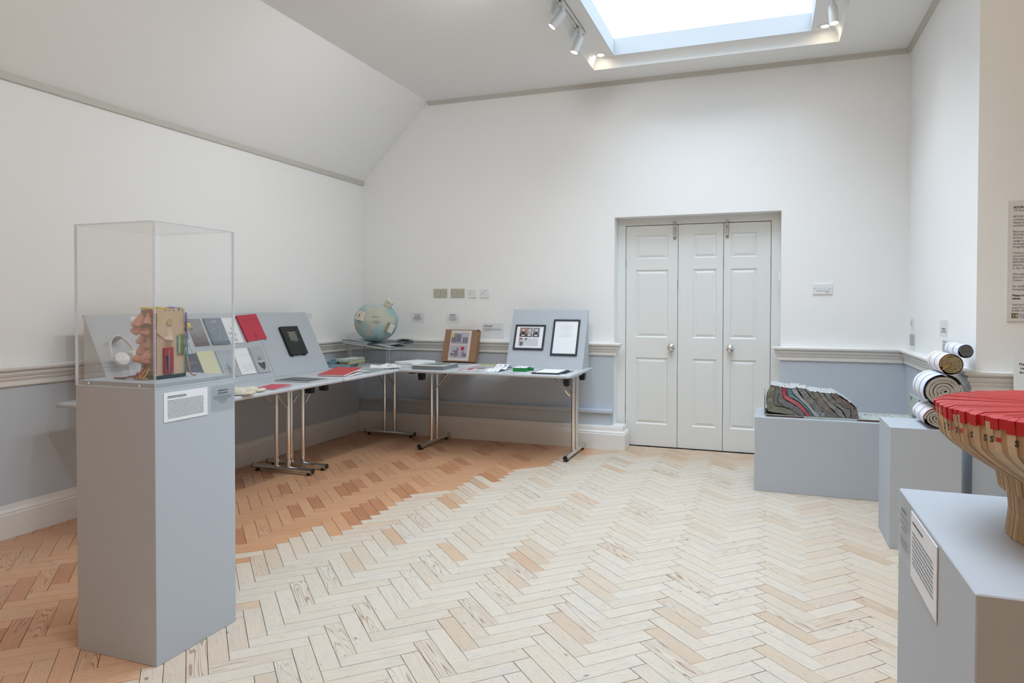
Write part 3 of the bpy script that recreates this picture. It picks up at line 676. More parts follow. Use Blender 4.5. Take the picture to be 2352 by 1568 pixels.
# things fixed on the boards: local x = to the right as seen, y = up the slope, z = off the board
BS = BT.normalized(); BN = Vector((0, 1, 0)).cross(BS)
def FL(y, v, lift=0.001):
    o = Vector((0.405, y - 0.022, ZTB)) + BS * v + BN * lift
    return frame(o, (0, 1, 0), BS)
RS = RT.normalized(); RN = Vector((1, 0, 0)).cross(RS)
def FRB(x, v, lift=0.001): return frame(Vector((x, -0.40, ZTB)) + RS * v + RN * lift, (1, 0, 0), RS)
def booklet(name, label, M, w, h, th, mt, group=None, cat='booklet', pages=None, spine=True):
    t = thing(name, label, cat, M=M, group=group)
    if th > 0.004:
        c = 0.0009
        m = B(0, w, 0, h, th - c, th).box(0, w, 0, h, 0, c)
        if spine: m.box(0, c, 0, h, c, th - c)
        obj('cover', m, mt, t); obj('pages', B(c, w - 0.002, 0.002, h - 0.002, c, th - c), pages or PAPER, t)
    else: obj('cover', B(0, w, 0, h, 0, th), mt, t)
    return t
def art(t, mt, polys, z, name='print'):
    m = MB()
    for p in polys: m.poly([(x, y, z) for x, y in p])
    return obj(name, m, mt, t)
def strip(p0, p1, wd):
    d = Vector((p1[0] - p0[0], p1[1] - p0[1])); n = Vector((-d.y, d.x)).normalized() * wd / 2
    return [(p0[0] - n.x, p0[1] - n.y), (p1[0] - n.x, p1[1] - n.y), (p1[0] + n.x, p1[1] + n.y), (p0[0] + n.x, p0[1] + n.y)]
def blob(cx, cy, rx, ry, n, rnd, jag=0.15): return [(cx + rx * math.cos(2 * PI * k / n) * (1 + rnd.uniform(-jag, jag)), cy + ry * math.sin(2 * PI * k / n) * (1 + rnd.uniform(-jag, jag))) for k in range(n)]
GB = 'booklets on the sloping board'
R1 = random.Random(3)
# top row
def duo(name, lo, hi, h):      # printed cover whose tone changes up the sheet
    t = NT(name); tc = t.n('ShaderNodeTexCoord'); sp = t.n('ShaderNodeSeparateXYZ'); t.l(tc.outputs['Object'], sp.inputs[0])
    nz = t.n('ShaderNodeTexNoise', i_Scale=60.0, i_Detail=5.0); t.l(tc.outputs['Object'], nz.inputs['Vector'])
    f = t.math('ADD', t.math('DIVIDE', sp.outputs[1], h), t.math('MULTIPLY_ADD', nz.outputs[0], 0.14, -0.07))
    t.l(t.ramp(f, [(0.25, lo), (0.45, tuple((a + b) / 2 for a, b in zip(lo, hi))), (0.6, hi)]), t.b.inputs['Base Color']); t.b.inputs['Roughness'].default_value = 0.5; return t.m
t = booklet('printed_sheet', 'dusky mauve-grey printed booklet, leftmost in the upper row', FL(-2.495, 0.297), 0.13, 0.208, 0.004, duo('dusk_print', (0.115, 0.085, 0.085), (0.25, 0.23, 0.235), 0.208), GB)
art(t, GREYINK, [strip((0.045, 0.088), (0.085, 0.09), 0.006), strip((0.05, 0.075), (0.078, 0.075), 0.004)], 0.0044)
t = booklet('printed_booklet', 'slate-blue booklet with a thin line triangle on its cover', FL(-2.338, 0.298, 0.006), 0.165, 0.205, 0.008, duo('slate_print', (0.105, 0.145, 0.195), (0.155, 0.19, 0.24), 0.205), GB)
a_, b_, c_ = (0.035, 0.115), (0.125, 0.135), (0.075, 0.035)
art(t, PALEINK, [strip(a_, b_, 0.0012), strip(b_, c_, 0.0012), strip(c_, a_, 0.0012)], 0.0086); obj('printed_text', words(0.05, 0.12, [0.185, 0.176, 0.168], 0.0025, 0.7, True, 0.0086, R1), PALEINK, t)
t = booklet('printed_sheet', 'white booklet with scattered black brush strokes', FL(-2.172, 0.30), 0.145, 0.206, 0.004, PAPER, GB)
ps = []
for k in range(70):
    x = 0.055 + R1.gauss(0, 0.02); y = R1.uniform(0.02, 0.125); a = R1.choice((-1, 1)) * R1.uniform(0.5, 1.4); l = R1.uniform(0.006, 0.016)
    ps.append(strip((x, y), (x + l * math.cos(a), y + l * math.sin(a)), R1.uniform(0.0012, 0.0035)))
art(t, INK, ps, 0.0044)
REDC = mat('red_cover', (0.50, 0.035, 0.065), 0.5); REDC2 = mat('red_cover_bright', (0.50, 0.022, 0.028), 0.45); PINK = mat('pinkish_red_cover', (0.52, 0.055, 0.09), 0.5)
M_ = FL(-1.995, 0.303, 0.004) @ Rz(0.06)
t = booklet('printed_booklet', 'red booklet with a small dark figure, tilted, at the right of the upper row', M_, 0.218, 0.215, 0.012, REDC, GB)
art(t, mat('dark_red_ink', (0.12, 0.012, 0.02), 0.6), [strip((0.10, 0.02), (0.115, 0.05), 0.006), strip((0.10, 0.052), (0.125, 0.046), 0.004), strip((0.112, 0.035), (0.122, 0.018), 0.004), strip((0.05, 0.168), (0.185, 0.172), 0.0012), strip((0.10, 0.19), (0.12, 0.172), 0.0012), strip((0.135, 0.195), (0.14, 0.172), 0.0012)], 0.0125)['kind'] = 'stuff'
obj('loose_sheet', B(0.02, 0.19, -0.008, 0.05, -0.003, -0.0015), PAPER, t)
# bottom row
def faint_head(t, x0, x1, y, z): art(t, PALEINK, [strip((x0, y), (x1, y + 0.002), 0.0011), strip((x0 + (x1 - x0) * 0.3, y + 0.022), (x0 + (x1 - x0) * 0.6, y + 0.004), 0.001), strip((x0 + (x1 - x0) * 0.5, y + 0.018), (x0 + (x1 - x0) * 0.75, y + 0.003), 0.001), strip((x0 + 0.3 * (x1 - x0), y - 0.006), (x1, y - 0.004), 0.001)], z, 'heading')
t = booklet('printed_booklet', 'dark slate booklet half hidden behind the nose sculpture', FL(-2.645, 0.045), 0.125, 0.20, 0.005, mat('dark_slate_cover', (0.07, 0.085, 0.11), 0.5), GB)
art(t, PALEINK, [strip((0.02, 0.13), (0.11, 0.132), 0.0012), strip((0.05, 0.145), (0.09, 0.137), 0.001)], 0.0054)
t = booklet('printed_booklet', 'pale yellow booklet in the lower row', FL(-2.513, 0.047, 0.002), 0.150, 0.207, 0.007, mat('pale_yellow_cover', (0.70, 0.67, 0.44), 0.6), GB)
faint_head(t, 0.04, 0.13, 0.155, 0.0076)
t = booklet('printed_booklet', 'grey booklet with a sketched bear on its cover', FL(-2.343, 0.047), 0.140, 0.207, 0.005, mat('grey_cover', (0.40, 0.44, 0.48), 0.6), GB)
faint_head(t, 0.045, 0.125, 0.155, 0.0054)
bear = [(0.055, 0.005), (0.055, 0.045), (0.06, 0.07), (0.053, 0.078), (0.052, 0.088), (0.058, 0.094), (0.062, 0.104), (0.070, 0.098), (0.076, 0.088), (0.079, 0.075), (0.092, 0.06), (0.103, 0.035), (0.106, 0.005)]
sk = []
for k in range(46):
    y = R1.uniform(0.006, 0.085); c = 0.08 - 0.014 * (y / 0.09); hw = 0.026 * (1 - y / 0.12); x = c + R1.uniform(-hw, hw)
    sk.append(strip((x, y), (x + R1.uniform(-0.004, 0.007), y + R1.uniform(-0.012, 0.012)), 0.0011))
art(t, mat('bear_wash', (0.27, 0.30, 0.34), 0.7), [bear], 0.0053, 'bear_body')
art(t, INK, [strip(p, q, 0.0014) for p, q in zip(bear, bear[1:])] + sk, 0.0054)
t = booklet('printed_sheet', 'white booklet with faint columns of print in the lower row', FL(-2.178, 0.05), 0.150, 0.206, 0.006, PAPER, GB)
faint_head(t, 0.035, 0.14, 0.15, 0.0064)
obj('printed_text', words(0.04, 0.085, [0.08 - 0.006 * k for k in range(11)], 0.0016, 0.95, z=0.0064, rnd=R1), PALEINK, t)
obj('printed_text', words(0.095, 0.14, [0.08 - 0.006 * k for k in range(9)], 0.0016, 0.95, z=0.0064, rnd=R1), PALEINK, t)
t = booklet('printed_booklet', 'grey booklet with a floating rock island on its cover', FL(-2.003, 0.047), 0.135, 0.208, 0.006, mat('grey_cover_warm', (0.40, 0.42, 0.44), 0.6), GB)
faint_head(t, 0.035, 0.115, 0.165, 0.0064)
art(t, mat('rock_ink', (0.075, 0.085, 0.10), 0.7), [[(0.032, 0.082), (0.033, 0.066), (0.042, 0.052), (0.045, 0.04), (0.058, 0.034), (0.066, 0.024), (0.078, 0.020), (0.086, 0.034), (0.098, 0.042), (0.100, 0.06), (0.106, 0.07), (0.103, 0.084), (0.085, 0.088), (0.06, 0.086), (0.045, 0.09)]], 0.0064)
art(t, mat('rock_light_ink', (0.50, 0.52, 0.55), 0.7), [blob(0.066, 0.092, 0.030, 0.013, 14, R1, 0.1)], 0.0066)
art(t, GREYINK, [[(0.04 + 0.012 * k, 0.098), (0.049 + 0.012 * k, 0.098), (0.049 + 0.012 * k, 0.112 + 0.007 * ((k * 7) % 3)), (0.0445 + 0.012 * k, 0.122 + 0.007 * ((k * 7) % 3)), (0.04 + 0.012 * k, 0.112 + 0.007 * ((k * 7) % 3))] for k in range(4)] + [strip((0.042 + 0.008 * k, 0.086), (0.042 + 0.008 * k, 0.09), 0.004) for k in range(6)], 0.0068)
# black book
t = booklet('black_book', 'thick black book with pale lettering on the right-hand sloping board', FL(-1.583, 0.158, 0.003), 0.217, 0.250, 0.022, mat('black_cloth', (0.008, 0.012, 0.013), 0.5), cat='book', pages=mat('black_pages', (0.02, 0.02, 0.022), 0.6))
obj('printed_text', words(0.055, 0.165, [0.195, 0.185, 0.175, 0.165, 0.155, 0.145, 0.135, 0.125], 0.0034, (0.95, 0.75, 0.85, 0.9), True, 0.0226, R1, gap=0.4), mat('cream_ink', (0.62, 0.60, 0.48), 0.6), t)
obj('printed_text', words(0.09, 0.15, [0.113], 0.003, 0.8, True, 0.0226, R1), mat('cream_ink', (0.62, 0.60, 0.48), 0.6), t)
for x in (0.02, 0.17): obj('support_pin', B(x, x + 0.02, -0.006, 0.0, -0.002, 0.024), BLACK, t)
# headphones hung on the left board
t = thing('headphones', 'white headphones hanging on the left sloping board', 'headphones', M=FL(-3.115, 0.215))
HP = mat('headphone_white', (0.78, 0.79, 0.80), 0.35)
arc = [Vector((0.0 + 0.072 * math.cos(a), 0.035 + 0.128 * math.sin(a) if math.sin(a) > 0 else 0.035, 0.052 + 0.008 * math.cos(a))) for a in [PI * (1 - k / 24) for k in range(25)]]
m = MB(); o = 0
for k, p in enumerate(arc):
    d = (arc[min(k + 1, 24)] - arc[max(k - 1, 0)]).normalized(); nrm = Vector((d.y, -d.x, 0)).normalized()
    for u, v in ((-0.002, -0.011), (0.002, -0.011), (0.002, 0.011), (-0.002, 0.011)): m.v.append(tuple(p + nrm * u + Vector((0, 0, 1)) * v))
for k in range(24):
    for j in range(4): m.face((k * 4 + j, k * 4 + (j + 1) % 4, k * 4 + 4 + (j + 1) % 4, k * 4 + 4 + j))
m.face((0, 1, 2, 3)); m.face((99, 98, 97, 96))
obj('headband', m, HP, t, smooth=True)
obj('headband_pad', MB().tube([arc[k] + Vector((0, -0.004, 0)) for k in range(8, 15)], 0.007, 8), mat('pad_grey', (0.16, 0.17, 0.17), 0.7), t, smooth=True)
def cup(cx, cy, cz, ax, face_out):
    Mx = frame((cx, cy, cz), Vector(ax).orthogonal(), Vector(ax).cross(Vector(ax).orthogonal()))
    c = obj('ear_cup', MB().lathe([(0.0, 0.016), (0.026, 0.016), (0.030, 0.013), (0.040, 0.010), (0.042, 0.004), (0.040, -0.004), (0.034, -0.008), (0.0, -0.008)], 28, Mx), HP, t, smooth=True)
    obj('ear_pad', MB().lathe([(0.018, -0.007), (0.036, -0.008), (0.041, -0.013), (0.038, -0.022), (0.026, -0.024), (0.018, -0.018)], 28, Mx), mat('ear_pad_white', (0.62, 0.64, 0.66), 0.7), c, smooth=True)
    obj('ear_cloth', MB().lathe([(0.0, -0.012), (0.022, -0.014)], 20, Mx), mat('ear_cloth', (0.10, 0.105, 0.11), 0.8), c)
    obj('cup_line', MB().box(-0.012, 0.012, -0.001, 0.001, 0.016, 0.0166, Mx), GREYINK, c); return c
cup(-0.035, 0.008, 0.072, (-0.25, 0.1, 1.0), True); cup(0.045, 0.020, 0.052, (0.9, 0.1, -0.35), False)
obj('cord', MB().tube([(-0.025, -0.03, 0.055), (-0.018, -0.05, 0.04), (-0.013, -0.09, 0.02), (-0.01, -0.15, 0.008), (-0.005, -0.22, 0.006)], 0.0022, 6).tube([(0.04, -0.02, 0.03), (0.036, -0.06, 0.02), (0.03, -0.12, 0.008), (0.02, -0.22, 0.006)], 0.0022, 6), HP, t, smooth=True)
obj('hook', B(-0.012, 0.022, 0.142, 0.155, 0.0, 0.068), mat('pad_grey', (0.16, 0.17, 0.17), 0.7), t, bevel=0.003)
t = booklet('wall_label', 'small white caption card on the board behind the nose sculpture', FL(-2.92, 0.485), 0.10, 0.045, 0.0015, PAPER, cat='label')
obj('printed_text', words(0.01, 0.09, [0.03, 0.02, 0.012], 0.0025, 0.8, z=0.002, rnd=R1), GREYINK, t)
# frames on the right-hand board
FRM = mat('black_frame', (0.022, 0.034, 0.045), 0.4)
def pic_frame(label, M, w, h, b=0.016, th=0.014, group=None, name='picture_frame'):
    t = thing(name, label, 'frame', M=M, group=group)
    for x0, x1, y0, y1 in ((0, w, 0, b), (0, w, h - b, h), (0, b, b, h - b), (w - b, w, b, h - b)): obj('frame_bar', B(x0, x1, y0, y1, 0, th), FRM, t, bevel=0.002, seg=1)
    obj('mount', B(b, w - b, b, h - b, 0.001, th - 0.007), PAPER, t); return t
GF = 'black frames on the back table'
t = pic_frame('landscape black frame with four small photographs', FRB(1.781, 0.164), 0.286, 0.238, group=GF); zf = 0.0078
cols = [((0.30, 0.17, 0.15), (0.03, 0.035, 0.02), (0.55, 0.5, 0.48)), ((0.28, 0.22, 0.21), (0.35, 0.36, 0.37), (0.62, 0.6, 0.6)), ((0.25, 0.24, 0.25), (0.05, 0.055, 0.06), (0.58, 0.6, 0.62))]
for k, (x0, x1) in enumerate(((0.046, 0.112), (0.113, 0.166), (0.171, 0.233))):
    c = cols[k]; cx = (x0 + x1) / 2; bt = (0.30, 0.14, 0.10) if k else (0.40, 0.16, 0.14)
    ph = obj('photograph', B(x0, x1, 0.121, 0.21, 0.0068, zf), mat('photo_ground_%d' % k, c[0], 0.5, var=0.6, scale=70), t)
    art(ph, mat('photo_dark_%d' % k, (0.055, 0.05, 0.06), 0.6, var=0.5, scale=90), [[(x0, 0.121), (x1, 0.121), (x1, 0.147), (x1 - 0.014, 0.152), (x0 + 0.012, 0.156), (x0, 0.150)]], zf + 0.0003, 'jar_shadow')
    art(ph, mat('photo_jar_%d' % k, c[2], 0.5, var=0.25, scale=80), [[(cx - 0.011, 0.1745), (cx + 0.011, 0.1745), (cx + 0.0125, 0.191), (cx + 0.004, 0.1955), (cx - 0.005, 0.195), (cx - 0.0125, 0.190)], [(cx - 0.016, 0.13), (cx + 0.016, 0.13), (cx + 0.018, 0.142), (cx - 0.017, 0.142)]], zf + 0.0005, 'jar_lid')
    art(ph, mat('photo_label_%d' % k, c[1], 0.5, var=0.4, scale=120), [[(cx - 0.016, 0.142), (cx + 0.017, 0.142), (cx + 0.016, 0.174), (cx - 0.015, 0.174)]], zf + 0.0006, 'jar_body')
ph = obj('photograph', B(0.044, 0.104, 0.034, 0.112, 0.0068, zf), mat('photo_pale', (0.52, 0.52, 0.54), 0.5, var=0.1, scale=40), t)
art(ph, mat('photo_cup', (0.13, 0.135, 0.15), 0.6, var=0.6, scale=110), [[(0.06, 0.037), (0.083, 0.037), (0.09, 0.072), (0.057, 0.075)], strip((0.045, 0.068), (0.06, 0.09), 0.004)], zf + 0.0003, 'cup'); art(ph, mat('photo_red', (0.28, 0.09, 0.10), 0.6, var=0.5, scale=90), [[(0.048, 0.096), (0.078, 0.094), (0.076, 0.112), (0.047, 0.112)]], zf + 0.0004, 'cup_cloth')
ph = obj('photograph', B(0.107, 0.231, 0.036, 0.111, 0.0068, zf), mat('photo_blank', (0.56, 0.575, 0.60), 0.6), t)
art(ph, INK, [[(0.108, 0.111), (0.116, 0.111), (0.126, 0.102), (0.118, 0.098), (0.110, 0.084), (0.106, 0.09)], strip((0.126, 0.1), (0.15, 0.085), 0.001)], zf + 0.0004, 'plant')
t = pic_frame('portrait black frame with a printed white sheet', FRB(2.137, 0.119), 0.243, 0.337, group=GF)
obj('printed_text', words(0.055, 0.19, [0.296, 0.275, 0.262, 0.248, 0.235, 0.225, 0.213, 0.20, 0.187, 0.175], 0.0022, (0.25, 0.9, 0.7, 0.9, 0.35, 0.8), True, 0.0082, R1, gap=0.4), PALEINK, t)
# ------------------------------------------------------------------ things lying on the left tables
def lie(x, y, rz=0.0, tilt=0.0, z=0.0008):
    c, s = math.cos(rz), math.sin(rz)
    return frame((x, y, ZTB + z), (c, s, 0), (-s * math.cos(tilt), c * math.cos(tilt), math.sin(tilt)))
GT = 'booklets lying on the left tables'
t = booklet('printed_booklet', 'small pinkish-red booklet lying on the left table beside the gloves', lie(0.80, -2.55, 0.16, 0.03), 0.148, 0.21, 0.006, PINK, GT)
obj('open_page', B(0.01, 0.152, 0.004, 0.18, -0.0006, -0.0002), PAPER, t)
t = booklet('printed_booklet', 'dark grey softcover book with a pale streak lying flat on the left table', lie(0.605, -2.115, 0.02), 0.295, 0.215, 0.010, mat('dark_photo_cover', (0.075, 0.08, 0.085), 0.4, var=0.5, scale=14, stretch=(3, 10, 1)), GT)
art(t, PALEINK, [strip((0.04, 0.15), (0.20, 0.08), 0.008), strip((0.16, 0.10), (0.25, 0.10), 0.006), strip((0.18, 0.05), (0.26, 0.09), 0.004)], 0.0106)
t = booklet('printed_booklet', 'large bright red booklet propped slightly open at the right of the black book', lie(0.665, -1.69, 0.10, 0.10, z=0.003), 0.225, 0.31, 0.011, REDC2, GT)
art(t, mat('dark_red_ink', (0.12, 0.012, 0.02), 0.6), [strip((0.05, 0.235), (0.12, 0.238), 0.0015), strip((0.07, 0.255), (0.09, 0.235), 0.0015)], 0.0115)
obj('open_page', MB().grid(lambda u, v: (0.02 + 0.235 * u, 0.01 + 0.25 * v, -0.001 - 0.085 * (0.01 + 0.25 * v) * (0.35 + 0.5 * u)), 6, 4), PAPER, t)
t = booklet('printed_sheet', 'grey printed sheets lying near the inner corner of the left table', lie(0.70, -1.37, 0.12), 0.21, 0.26, 0.003, mat('grey_photo_sheet', (0.30, 0.33, 0.35), 0.4, var=0.45, scale=18), GT)
art(t, PAPER, [[(0.02, 0.12), (0.13, 0.10), (0.16, 0.16), (0.05, 0.19)]], 0.0034)
def glove(parent, M, mt, seed, L=0.10):
    r = random.Random(seed); m = MB()
    def lump(path, rad):
        k = len(m.v); m.tube(path, rad, 10)
        for i in range(k, len(m.v)):
            x, y, z = m.v[i]; m.v[i] = (x, y, max(0.001, 0.009 + (z - 0.009) * 0.75 + 0.004 * noise.noise(Vector((x * 60, y * 60, seed)))))
    lump([(0, 0, 0.009), (0.02, 0, 0.010), (0.05, 0.004, 0.012), (0.075, 0.002, 0.010)], [0.026, 0.034, 0.038, 0.024])
    lump([(-0.055, 0.004, 0.010), (-0.03, 0, 0.012), (0.0, 0, 0.011)], [0.040, 0.033, 0.028])
    for k, (yy, ln) in enumerate(((0.026, 0.055), (0.009, 0.066), (-0.009, 0.062), (-0.026, 0.048))):
        b = r.uniform(-0.25, 0.25); p = [(0.065 + ln * s, yy * (1 + 0.5 * s) + b * ln * s * s, 0.010 + r.uniform(0, 0.008) * s) for s in (0, 0.35, 0.7, 1.0)]
        lump(p, [0.011, 0.010, 0.0095, 0.006])
    lump([(0.02, 0.03, 0.01), (0.045, 0.055, 0.012), (0.07, 0.062, 0.010)], [0.013, 0.011, 0.006])
    return obj('glove', m, mt, parent, smooth=True, M=M)
GLV = mat('white_cotton', (0.78, 0.78, 0.77), 0.95, bump=0.3, bscale=160); GLC = mat('cream_cotton', (0.66, 0.61, 0.50), 0.95, bump=0.3, bscale=160)
t = thing('cotton_gloves', 'cream cotton gloves lying at the near edge of the left table', 'gloves', (0.86, -2.71, ZTB + 0.0005))
glove(t, Rz(0.9), GLC, 2); glove(t, T(0.02, -0.12, 0.0) @ Rz(0.35), GLC, 5)
t = thing('cotton_gloves', 'white cotton gloves crumpled in the inner corner of the left table', 'gloves', (0.80, -0.95, ZTB + 0.0005))
glove(t, T(-0.02, -0.04, 0) @ Rz(0.35), GLV, 8); glove(t, T(0.03, 0.08, 0.0) @ Rz(-0.5), GLV, 9); 
t = thing('paper_bundle', 'bundle of folded blue and green maps beside the globe stand', 'maps', (0.385, -0.90, ZTB + 0.0005), 0.25)
MPA = mat('map_teal', (0.16, 0.30, 0.33), 0.6, var=0.6, scale=30); MPB = mat('map_pale', (0.50, 0.55, 0.50), 0.6, var=0.35, scale=35); MPC = mat('map_blue', (0.28, 0.38, 0.46), 0.6, var=0.5, scale=28); MPD = mat('map_yellow', (0.55, 0.52, 0.30), 0.6, var=0.3, scale=30)
for k, (mt, dx, dy, w, l, th, z, rz_, ty) in enumerate(((MPC, -0.13, -0.13, 0.22, 0.16, 0.030, 0.0, 0.0, 0), (MPB, -0.11, 0.035, 0.23, 0.13, 0.030, 0.0, -0.02, 0), (MPD, -0.02, -0.10, 0.13, 0.26, 0.022, 0.031, -0.12, 0), (MPA, -0.13, -0.11, 0.10, 0.27, 0.020, 0.031, 0.04, 0), (MPB, -0.04, -0.12, 0.12, 0.29, 0.022, 0.054, -0.20, 0), (MPA, -0.12, -0.03, 0.07, 0.2, 0.012, 0.052, 0.1, 0))):
    mm = MB(); nl = max(2, int(th / 0.004))
    for j in range(nl): mm.box(0.002 * (j % 2), w - 0.003 * ((j + 1) % 2), 0, l, th * j / nl, th * (j + 0.86) / nl)
    obj('folded_map', mm, mt, t, M=T(dx, dy, z) @ Rz(rz_) @ Matrix.Rotation(ty, 4, 'Y') if ty <= 0 else T(dx, dy, z) @ Rz(rz_))

# ------------------------------------------------------------------ globe on its clear stand
CLR = ACRYL
t = thing('acrylic_stand', 'clear acrylic stand with four legs under the globe', 'stand', (0.42, -0.43, ZTB + 0.0005), 0.06)
tl = Matrix.Rotation(0.115, 4, 'Y')
obj('shelf', MB().box(-0.25, 0.25, -0.19, 0.19, -0.005, 0.0, T(0, 0, 0.174) @ tl), ACRYL, t)
obj('shelf_edge', MB().box(-0.25, 0.25, -0.193, -0.19, -0.005, 0.0, T(0, 0, 0.174) @ tl).box(0.25, 0.253, -0.193, 0.19, -0.005, 0.0, T(0, 0, 0.174) @ tl), ACEDGE, t)
for sx in (-1, 1):
    for sy in (-1, 1):
        x, y = sx * 0.20, sy * 0.15; h = 0.166 - x * 0.115
        lg = obj('leg', MB().tube([(x, y, 0), (x, y, h)], 0.013, 14), ACRYL, t, smooth=True)
        obj('leg_sheen_strip', MB().box(x - 0.0145, x - 0.0125, y - 0.003, y + 0.003, 0.0, h).box(x + 0.0125, x + 0.0145, y - 0.003, y + 0.003, 0.0, h), clear('leg_sheen', (0.9, 0.93, 0.94), 0.06, 0.1, 0.35), lg)  # pale strips put in as sheen along both sides of the round leg
Ms = T(0.42, -0.43, ZTB) @ Rz(0.06) @ T(0, 0, 0.1755) @ tl
t = thing('open_atlas', 'open atlas lying under the globe on the clear stand', 'book', M=Ms)
PG = mat('atlas_page_edge', (0.36, 0.39, 0.42), 0.7, var=0.5, scale=6, stretch=(1, 1, 160)); PGT = mat('atlas_page', (0.52, 0.58, 0.64), 0.5, var=0.12, scale=12)
obj('page_block', B(-0.27, 0.0, -0.18, 0.18, 0.0, 0.022), [PG], t, bevel=0.003); obj('page_block', MB().grid(lambda u, v: (0.0 + 0.235 * u, -0.185 + 0.36 * v, 0.020 - 0.012 * u + 0.004 * math.sin(u * 3)), 8, 2), PG, t)
obj('page_spread', MB().grid(lambda u, v: (-0.268 + 0.268 * u, -0.182 + 0.36 * v, 0.0235 + 0.006 * math.sin(u * PI)), 8, 2), PGT, t)
obj('page_photo', MB().grid(lambda u, v: (0.01 + 0.12 * u, -0.187 + 0.10 * v, 0.0225 - 0.006 * u), 3, 2), mat('page_photo', (0.06, 0.075, 0.09), 0.4, var=0.8, scale=24), t)
obj('raised_page', MB().grid(lambda u, v: (0.12 + 0.20 * u, -0.05 + 0.20 * v, 0.016 + 0.055 * u * u), 8, 2), PGT, t)
obj('page_stack', MB().grid(lambda u, v: (0.20 + 0.12 * u, 0.0 + 0.16 * v, 0.075 + 0.01 * u), 3, 2).box(0.215, 0.315, 0.0, 0.15, 0.045, 0.07), mat('page_dark', (0.10, 0.11, 0.12), 0.6, var=0.3, scale=30), t)
# the globe: papered sphere with land and sea colours
def globe_mat():
    t = NT('globe_paper'); tc = t.n('ShaderNodeTexCoord')
    nz = t.n('ShaderNodeTexNoise', i_Scale=3.6, i_Detail=5.0, i_Roughness=0.55); t.l(tc.outputs['Object'], nz.inputs['Vector'])
    sea = t.n('ShaderNodeTexNoise', i_Scale=14.0, i_Detail=4.0); t.l(tc.outputs['Object'], sea.inputs['Vector'])
    seac = t.mix(sea.outputs[0], (0.25, 0.42, 0.44), (0.42, 0.55, 0.55)); land = t.mix(sea.outputs[0], (0.36, 0.40, 0.31), (0.56, 0.55, 0.47))
    c = t.mix(t.ramp(nz.outputs[0], [(0.50, 0.0), (0.56, 1.0)]), seac, land)
    sp = t.n('ShaderNodeSeparateXYZ'); t.l(tc.outputs['Object'], sp.inputs[0])
    cap = t.math('MULTIPLY_ADD', t.math('ADD', sp.outputs[2], t.math('MULTIPLY', sea.outputs[0], 0.05)), 12.0, -1.75)
    cl = t.n('ShaderNodeClamp'); t.l(cap, cl.inputs[0])
    c = t.mix(cl.outputs[0], c, (0.62, 0.61, 0.585))
    t.l(c, t.b.inputs['Base Color']); t.b.inputs['Roughness'].default_value = 0.7; return t.m
GX, GY, GZ, GR = 0.425, -0.44, ZTB + 0.174 + 0.196 + 0.022, 0.206
t = thing('papered_globe', 'large pale blue papered globe with little paper books stuck to it', 'globe', (GX, GY, GZ))
m = MB(); NU, NV = 40, 24
def gl(u, v):
    a = 2 * PI * u; b = PI * v; d = Vector((math.sin(b) * math.cos(a), math.sin(b) * math.sin(a), math.cos(b)))
    return d * (1 + 0.018 * noise.noise(d * 2.3)) * GR * 1.0 * (0.99 if d.z < 0 else 1.0) * (1 - 0.06 * abs(d.z) ** 2)
m.grid(gl, NU, NV); obj('sphere', m, globe_mat(), t, smooth=True, weld=True)
def on_globe(az, el, off=0.0):
    d = Vector((math.cos(el) * math.cos(az), math.cos(el) * math.sin(az), math.sin(el)))
    up = Vector((0, 0, 1)); x = up.cross(d).normalized(); y = d.cross(x)
    p = d * (GR * (1 - 0.06 * d.z ** 2) + off); return Matrix(((x.x, y.x, d.x, p.x), (x.y, y.y, d.y, p.y), (x.z, y.z, d.z, p.z), (0, 0, 0, 1)))
BOXP = mat('little_book_paper', (0.66, 0.62, 0.53), 0.8)
Mg = on_globe(-1.78, 0.28, 0.008) @ Matrix.Rotation(-0.18, 4, 'Z')
bk = obj('little_book', MB().box(-0.038, 0.038, -0.044, 0.044, -0.014, 0.020, Mg), BOXP, t, bevel=0.002, weld=True)
obj('title', MB().box(-0.004, 0.004, -0.016, 0.016, 0.020, 0.0206, Mg), INK, bk)
Mg = on_globe(-0.38, -0.24, 0.01) @ Matrix.Rotation(-0.35, 4, 'Z')
bk = obj('little_book', MB().box(-0.032, 0.032, -0.046, 0.040, -0.02, 0.022, Mg), BOXP, t, bevel=0.002, weld=True)
obj('cover_edge', MB().box(-0.0345, -0.0325, -0.046, 0.040, -0.02, 0.024, Mg).box(-0.006, 0.006, 0.040, 0.043, -0.006, 0.006, Mg), mat('little_book_side', (0.30, 0.31, 0.24), 0.7), bk)
Mg = on_globe(-0.15, 0.85, 0.012) @ Matrix.Rotation(0.3, 4, 'Z')
bk = obj('little_book', MB().box(-0.02, 0.02, -0.034, 0.034, -0.012, 0.055, Mg), BOXP, t, bevel=0.002, weld=True)
obj('title', MB().box(-0.0206, -0.02, -0.014, 0.014, 0.03, 0.036, Mg).box(-0.012, 0.012, -0.0346, -0.034, 0.03, 0.036, Mg), GREYINK, bk)
Mt = on_globe(-1.02, 0.05, 0.002)
wm = words(-0.05, 0.05, [0.045, 0.038, 0.0, -0.008, -0.016, -0.034], 0.0030, (0.5, 0.9, 0.6, 0.8, 0.5, 0.15), True, 0.0, R1)
wm.v = [tuple((lambda q: q.normalized() * (GR * 1.012 * (1 - 0.06 * q.normalized().z ** 2) + 0.0015))(Mt @ Vector(v))) for v in wm.v]
obj('printed_text', wm, GREYINK, t)

